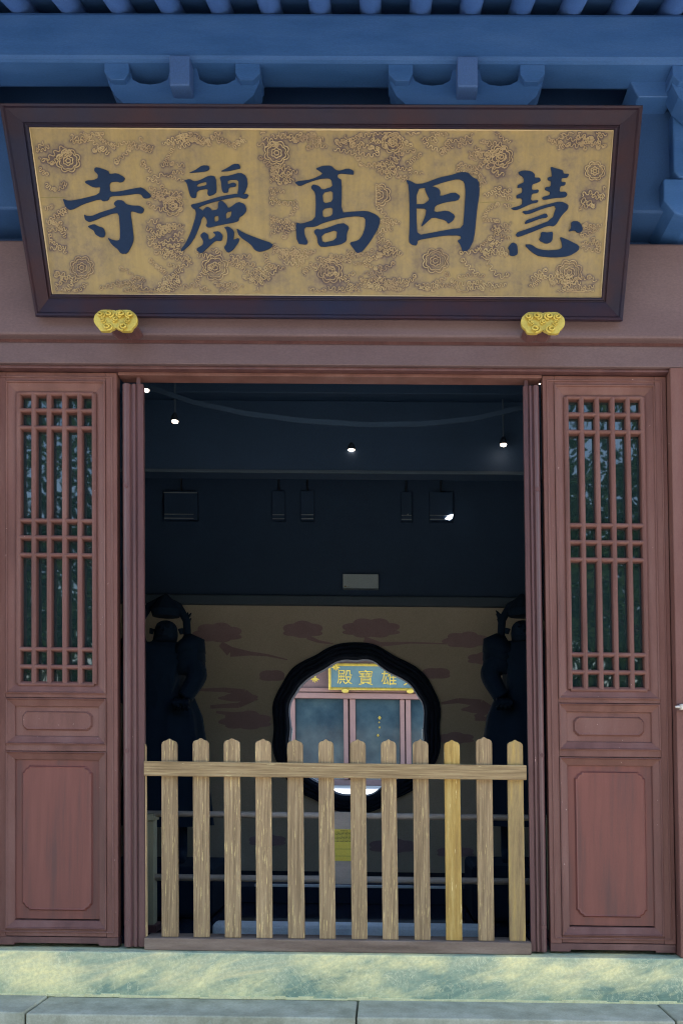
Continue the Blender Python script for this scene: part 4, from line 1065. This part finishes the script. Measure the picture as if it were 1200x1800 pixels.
statue(922, -1, 'dark guardian statue half hidden behind the right edge of the doorway')

# ================================================================== lamps, ribbon, small fixtures inside
lamps = [(257.5,686,'small lit ceiling lamp at the top left corner of the doorway',9),(307.5,741,'small lit pendant lamp left of the middle, under a thin stem',11),(617.5,792,'lit pendant lamp in the middle of the doorway, the lowest one',13),
         (884.5,782,'small lit pendant lamp near the right side of the doorway',11),(947.5,671.5,'small lit ceiling lamp at the top right corner of the doorway',9)]
for u, v, lab, dm in lamps:
    h = 2.2 - .0; D = h * F_ / (1305 - v); Y = D + CAMY
    x, z_ = P(u, v, Y); e = empty('pendant_lamp', (x, Y, z_), lab, 'lamp', 'small lit lamps hanging in the hall')
    rr = dm * .5 * D / F_
    obj('shade', M().tube([(x, Y, z_ + .004), (x, Y, z_ + .03), (x, Y, z_ + .06)], [rr*1.25, rr*1.1, rr*.5], 16), MT['dark_metal'], e)
    obj('bulb', M().tube([(x, Y, z_ - .010), (x, Y, z_ - .004), (x, Y, z_ + .003)], [rr*.5, rr*.95, rr], 16), MT['lamp'], e)
    obj('stem', M().tube([(x, Y, z_ + .058), (x, Y, CZ - .002)], .006, 6), MT['interior_trim'], e)
rbn = M(); Yq = .8; pts = []
ctrl = [(215,655),(270,683),(340,707),(430,726),(530,739),(640,746),(740,745),(830,736),(918,716),(985,690)]
tp = [P(u, v-4.5, Yq) for u, v in ctrl]; bt = [P(u, v+4.5, Yq) for u, v in ctrl]
rbn.prism(tp + bt[::-1], lambda p, h: (p[0], h, p[1]), Yq, Yq + .004)
obj('sagging_ribbon', rbn, MT['ribbon'], label='dim slate cloth ribbon sagging across the dark space behind the door head', cat='ribbon')
cdx0, cdz0 = P(602.5,1033.5,YW-.075); cdx1, cdz1 = P(665,1009.5,YW-.075)
cd = empty('pale_card', (cdx0, YW-.07, cdz0), 'small pale blank card fixed on the dark wall above the lobed window', 'card')
obj('card_face', M().box(cdx0, cdx1, YW-.075, YW+.0195, cdz0, cdz1), MT['card'], cd, bevel=.004)
dk = M(); dk.box(cdx0+.012, cdx0+.03, YW-.0765, YW-.0752, cdz0+.010, cdz0+.019); dk.box(cdx0+.038, cdx0+.044, YW-.0765, YW-.0752, cdz0+.009, cdz0+.013); dk.box(cdx0+.052, cdx0+.058, YW-.0765, YW-.0752, cdz0+.009, cdz0+.012)
obj('small_marks', dk, MT['print'], cd)
YX = 3.235
fx = [(288,347,866,911,'far left'),(478,501,866,912,'left of the middle'),(528,552,866,912,'just left of the middle'),(704,724,868,913,'right of the middle'),(754,796,868,913,'with a bright corner glint, right of the middle')]
for i, (ua, ub, va, vb, where) in enumerate(fx):
    xa, zt = P(ua, va-4, YX); xb, zb_ = P(ub, vb+3, YX)
    e = empty('ceiling_fixture', ((xa+xb)/2, YX, zb_), ['dark boxy fixture with pale rims at the far left above the mural','narrow dark fixture with pale rims, first of the two left of centre','narrow dark fixture with pale rims, just left of centre','narrow dark fixture with a tiny white glint, just right of centre','wider dark fixture with a bright white corner, rightmost above the mural'][i], 'fixture', 'dark rimmed fixtures high in the hall')
    obj('case', M().box(xa, xb, YX, YX + .06, zb_, zt), MT['interior'], e, bevel=.006)
    for v in (vb-7, vb):
        zz = P(ua, v, YX)[1]; obj('rim', M().box(xa + .004, xb - .004 - (.03 if i == 0 else 0), YX - .008, YX - .001, zz - .003, zz + .003), MT['rim'], e)
    if i in (0,): zz = P(ua, va, YX)[1]; obj('rim', M().box(xa, xb, YX - .008, YX - .001, zz - .003, zz + .003), MT['rim'], e)
    if i == 4:
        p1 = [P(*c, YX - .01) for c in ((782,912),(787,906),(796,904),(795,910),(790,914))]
        obj('glint_patch', M().prism(p1, lambda p, h: (p[0], h, p[1]), YX - .012, YX - .002), plain('glowing_glint', (1,1,1), .3, emit=(.85,.93,1), es=1.2), e)  # white glint made as a faintly glowing patch
    if i == 3:
        x, z_ = P(716.5, 905, YX); obj('glint_patch', M().tube([(x, YX - .012, z_), (x, YX - .002, z_)], .007, 10), MT['rim'], e)  # tiny glint made as a pale disc
    obj('hanger', M().tube([((xa+xb)/2, YX + .03, zt - .002), ((xa+xb)/2, YX + .03, CZ - .002)], .008, 6), MT['dark_metal'], e)

# latch on the right jamb
lx, lz = P(1186, 1243, -.07)
lt = empty('door_latch', (lx, -.06, lz), 'small worn metal latch fixed to the right door jamb', 'latch')
obj('bolt', M().tube([(lx, -.072, lz), (lx + .03, -.072, lz + .001), (lx + .10, -.072, lz - .004)], [.006,.010,.010], 10), MT['metal'], lt, smooth=True)
obj('staple', M().box(lx + .022, lx + .036, -.084, -.056, lz - .014, lz + .014), MT['metal'], lt, bevel=.003)
obj('plate', M().box(lx + .012, lx + .11, -.0605, -.0555, lz - .022, lz + .018), MT['paint_dark'], lt, bevel=.002)

# ================================================================== garden trees opposite the hall (mirrored in the panes)
def tree(x, y, h, r_, seed, label):
    rn = random.Random(seed)
    e = empty('garden_tree', (x, y, 0), label, 'tree', 'garden trees opposite the gate hall')
    tr = M(); tr.tube([(x, y, 0), (x + .1, y, h*.3), (x - .1, y + .1, h*.6), (x, y, h*.85)], [.22, .18, .12, .04], 10)
    for k in range(7):
        a = rn.uniform(0, 6.28); z0 = h*rn.uniform(.3, .65)
        tr.tube([(x, y, z0), (x + math.cos(a)*r_*.4, y + math.sin(a)*r_*.4, z0 + h*.1), (x + math.cos(a)*r_*.8, y + math.sin(a)*r_*.8, z0 + h*.18)], [.08,.05,.02], 6)
    obj('trunk', tr, MT['bark'], e)
    cr = M(); cl = [(Vector((x + rn.gauss(0, r_*.5), y + rn.gauss(0, r_*.4), h*rn.uniform(.22, 1.0))), rn.uniform(.35, .8)) for _ in range(110)]
    for _ in range(15000):
        c, q_ = rn.choice(cl); p = c + Vector((rn.gauss(0, q_*.6), rn.gauss(0, q_*.6), rn.gauss(0, q_*.45)))
        if p.z < .6: continue
        a = Vector((rn.gauss(0,1), rn.gauss(0,1), rn.gauss(0,1))).normalized(); b2 = a.orthogonal().normalized(); sz = rn.uniform(.05, .10)
        cr.add([p - a*sz, p + b2*sz*.5, p + a*sz, p - b2*sz*.5], [(0,1,2,3)])
    n0 = len(cr.v)
    me = bpy.data.meshes.new('crown'); org = shear((x, y, h*.5)); me.from_pydata([shear(v) - org for v in cr.v], [], cr.f); me.materials.append(MT['leaf'])
    o = bpy.data.objects.new('crown', me); COL.objects.link(o); ORG[o.name] = org; o.parent = e; o.location = org - ORG[e.name]
for x, y, h, r_, lab in ((-9,-13,9,2.9,'leafy garden tree at the far left end of the row opposite the hall'),(-5.2,-14.5,10,3.0,'tall garden tree second from the left opposite the hall'),
        (-1.4,-13,8.6,2.8,'rounder garden tree left of the middle opposite the hall'),(2.6,-14.5,9.6,3.0,'tall garden tree right of the middle opposite the hall'),
        (6.4,-13,8.8,2.8,'garden tree second from the right opposite the hall'),(10,-14.5,10,3.0,'leafy garden tree at the far right end of the row opposite the hall')):
    tree(x, y, h, r_, int(x*7)+90, lab)
hd = M(); rn = random.Random(9)  # unseen hedge, added to close sky gaps mirrored in the panes
for _ in range(30000):
    p = Vector((rn.uniform(-16, 16), -17 + rn.gauss(0, .5), rn.uniform(.05, 1)**.8*(8.6 + 1.2*math.sin(rn.random()*6))))
    a = Vector((rn.gauss(0,1), rn.gauss(0,1), rn.gauss(0,1))).normalized(); b2 = a.orthogonal().normalized(); sz = rn.uniform(.10, .2)
    hd.add([p - a*sz, p + b2*sz*.6, p + a*sz, p - b2*sz*.6], [(0,1,2,3)])
obj('reflection_hedge', hd, MT['leaf'], label='unseen tall green hedge added to fill sky gaps in the pane reflections', cat='hedge', kind='stuff')
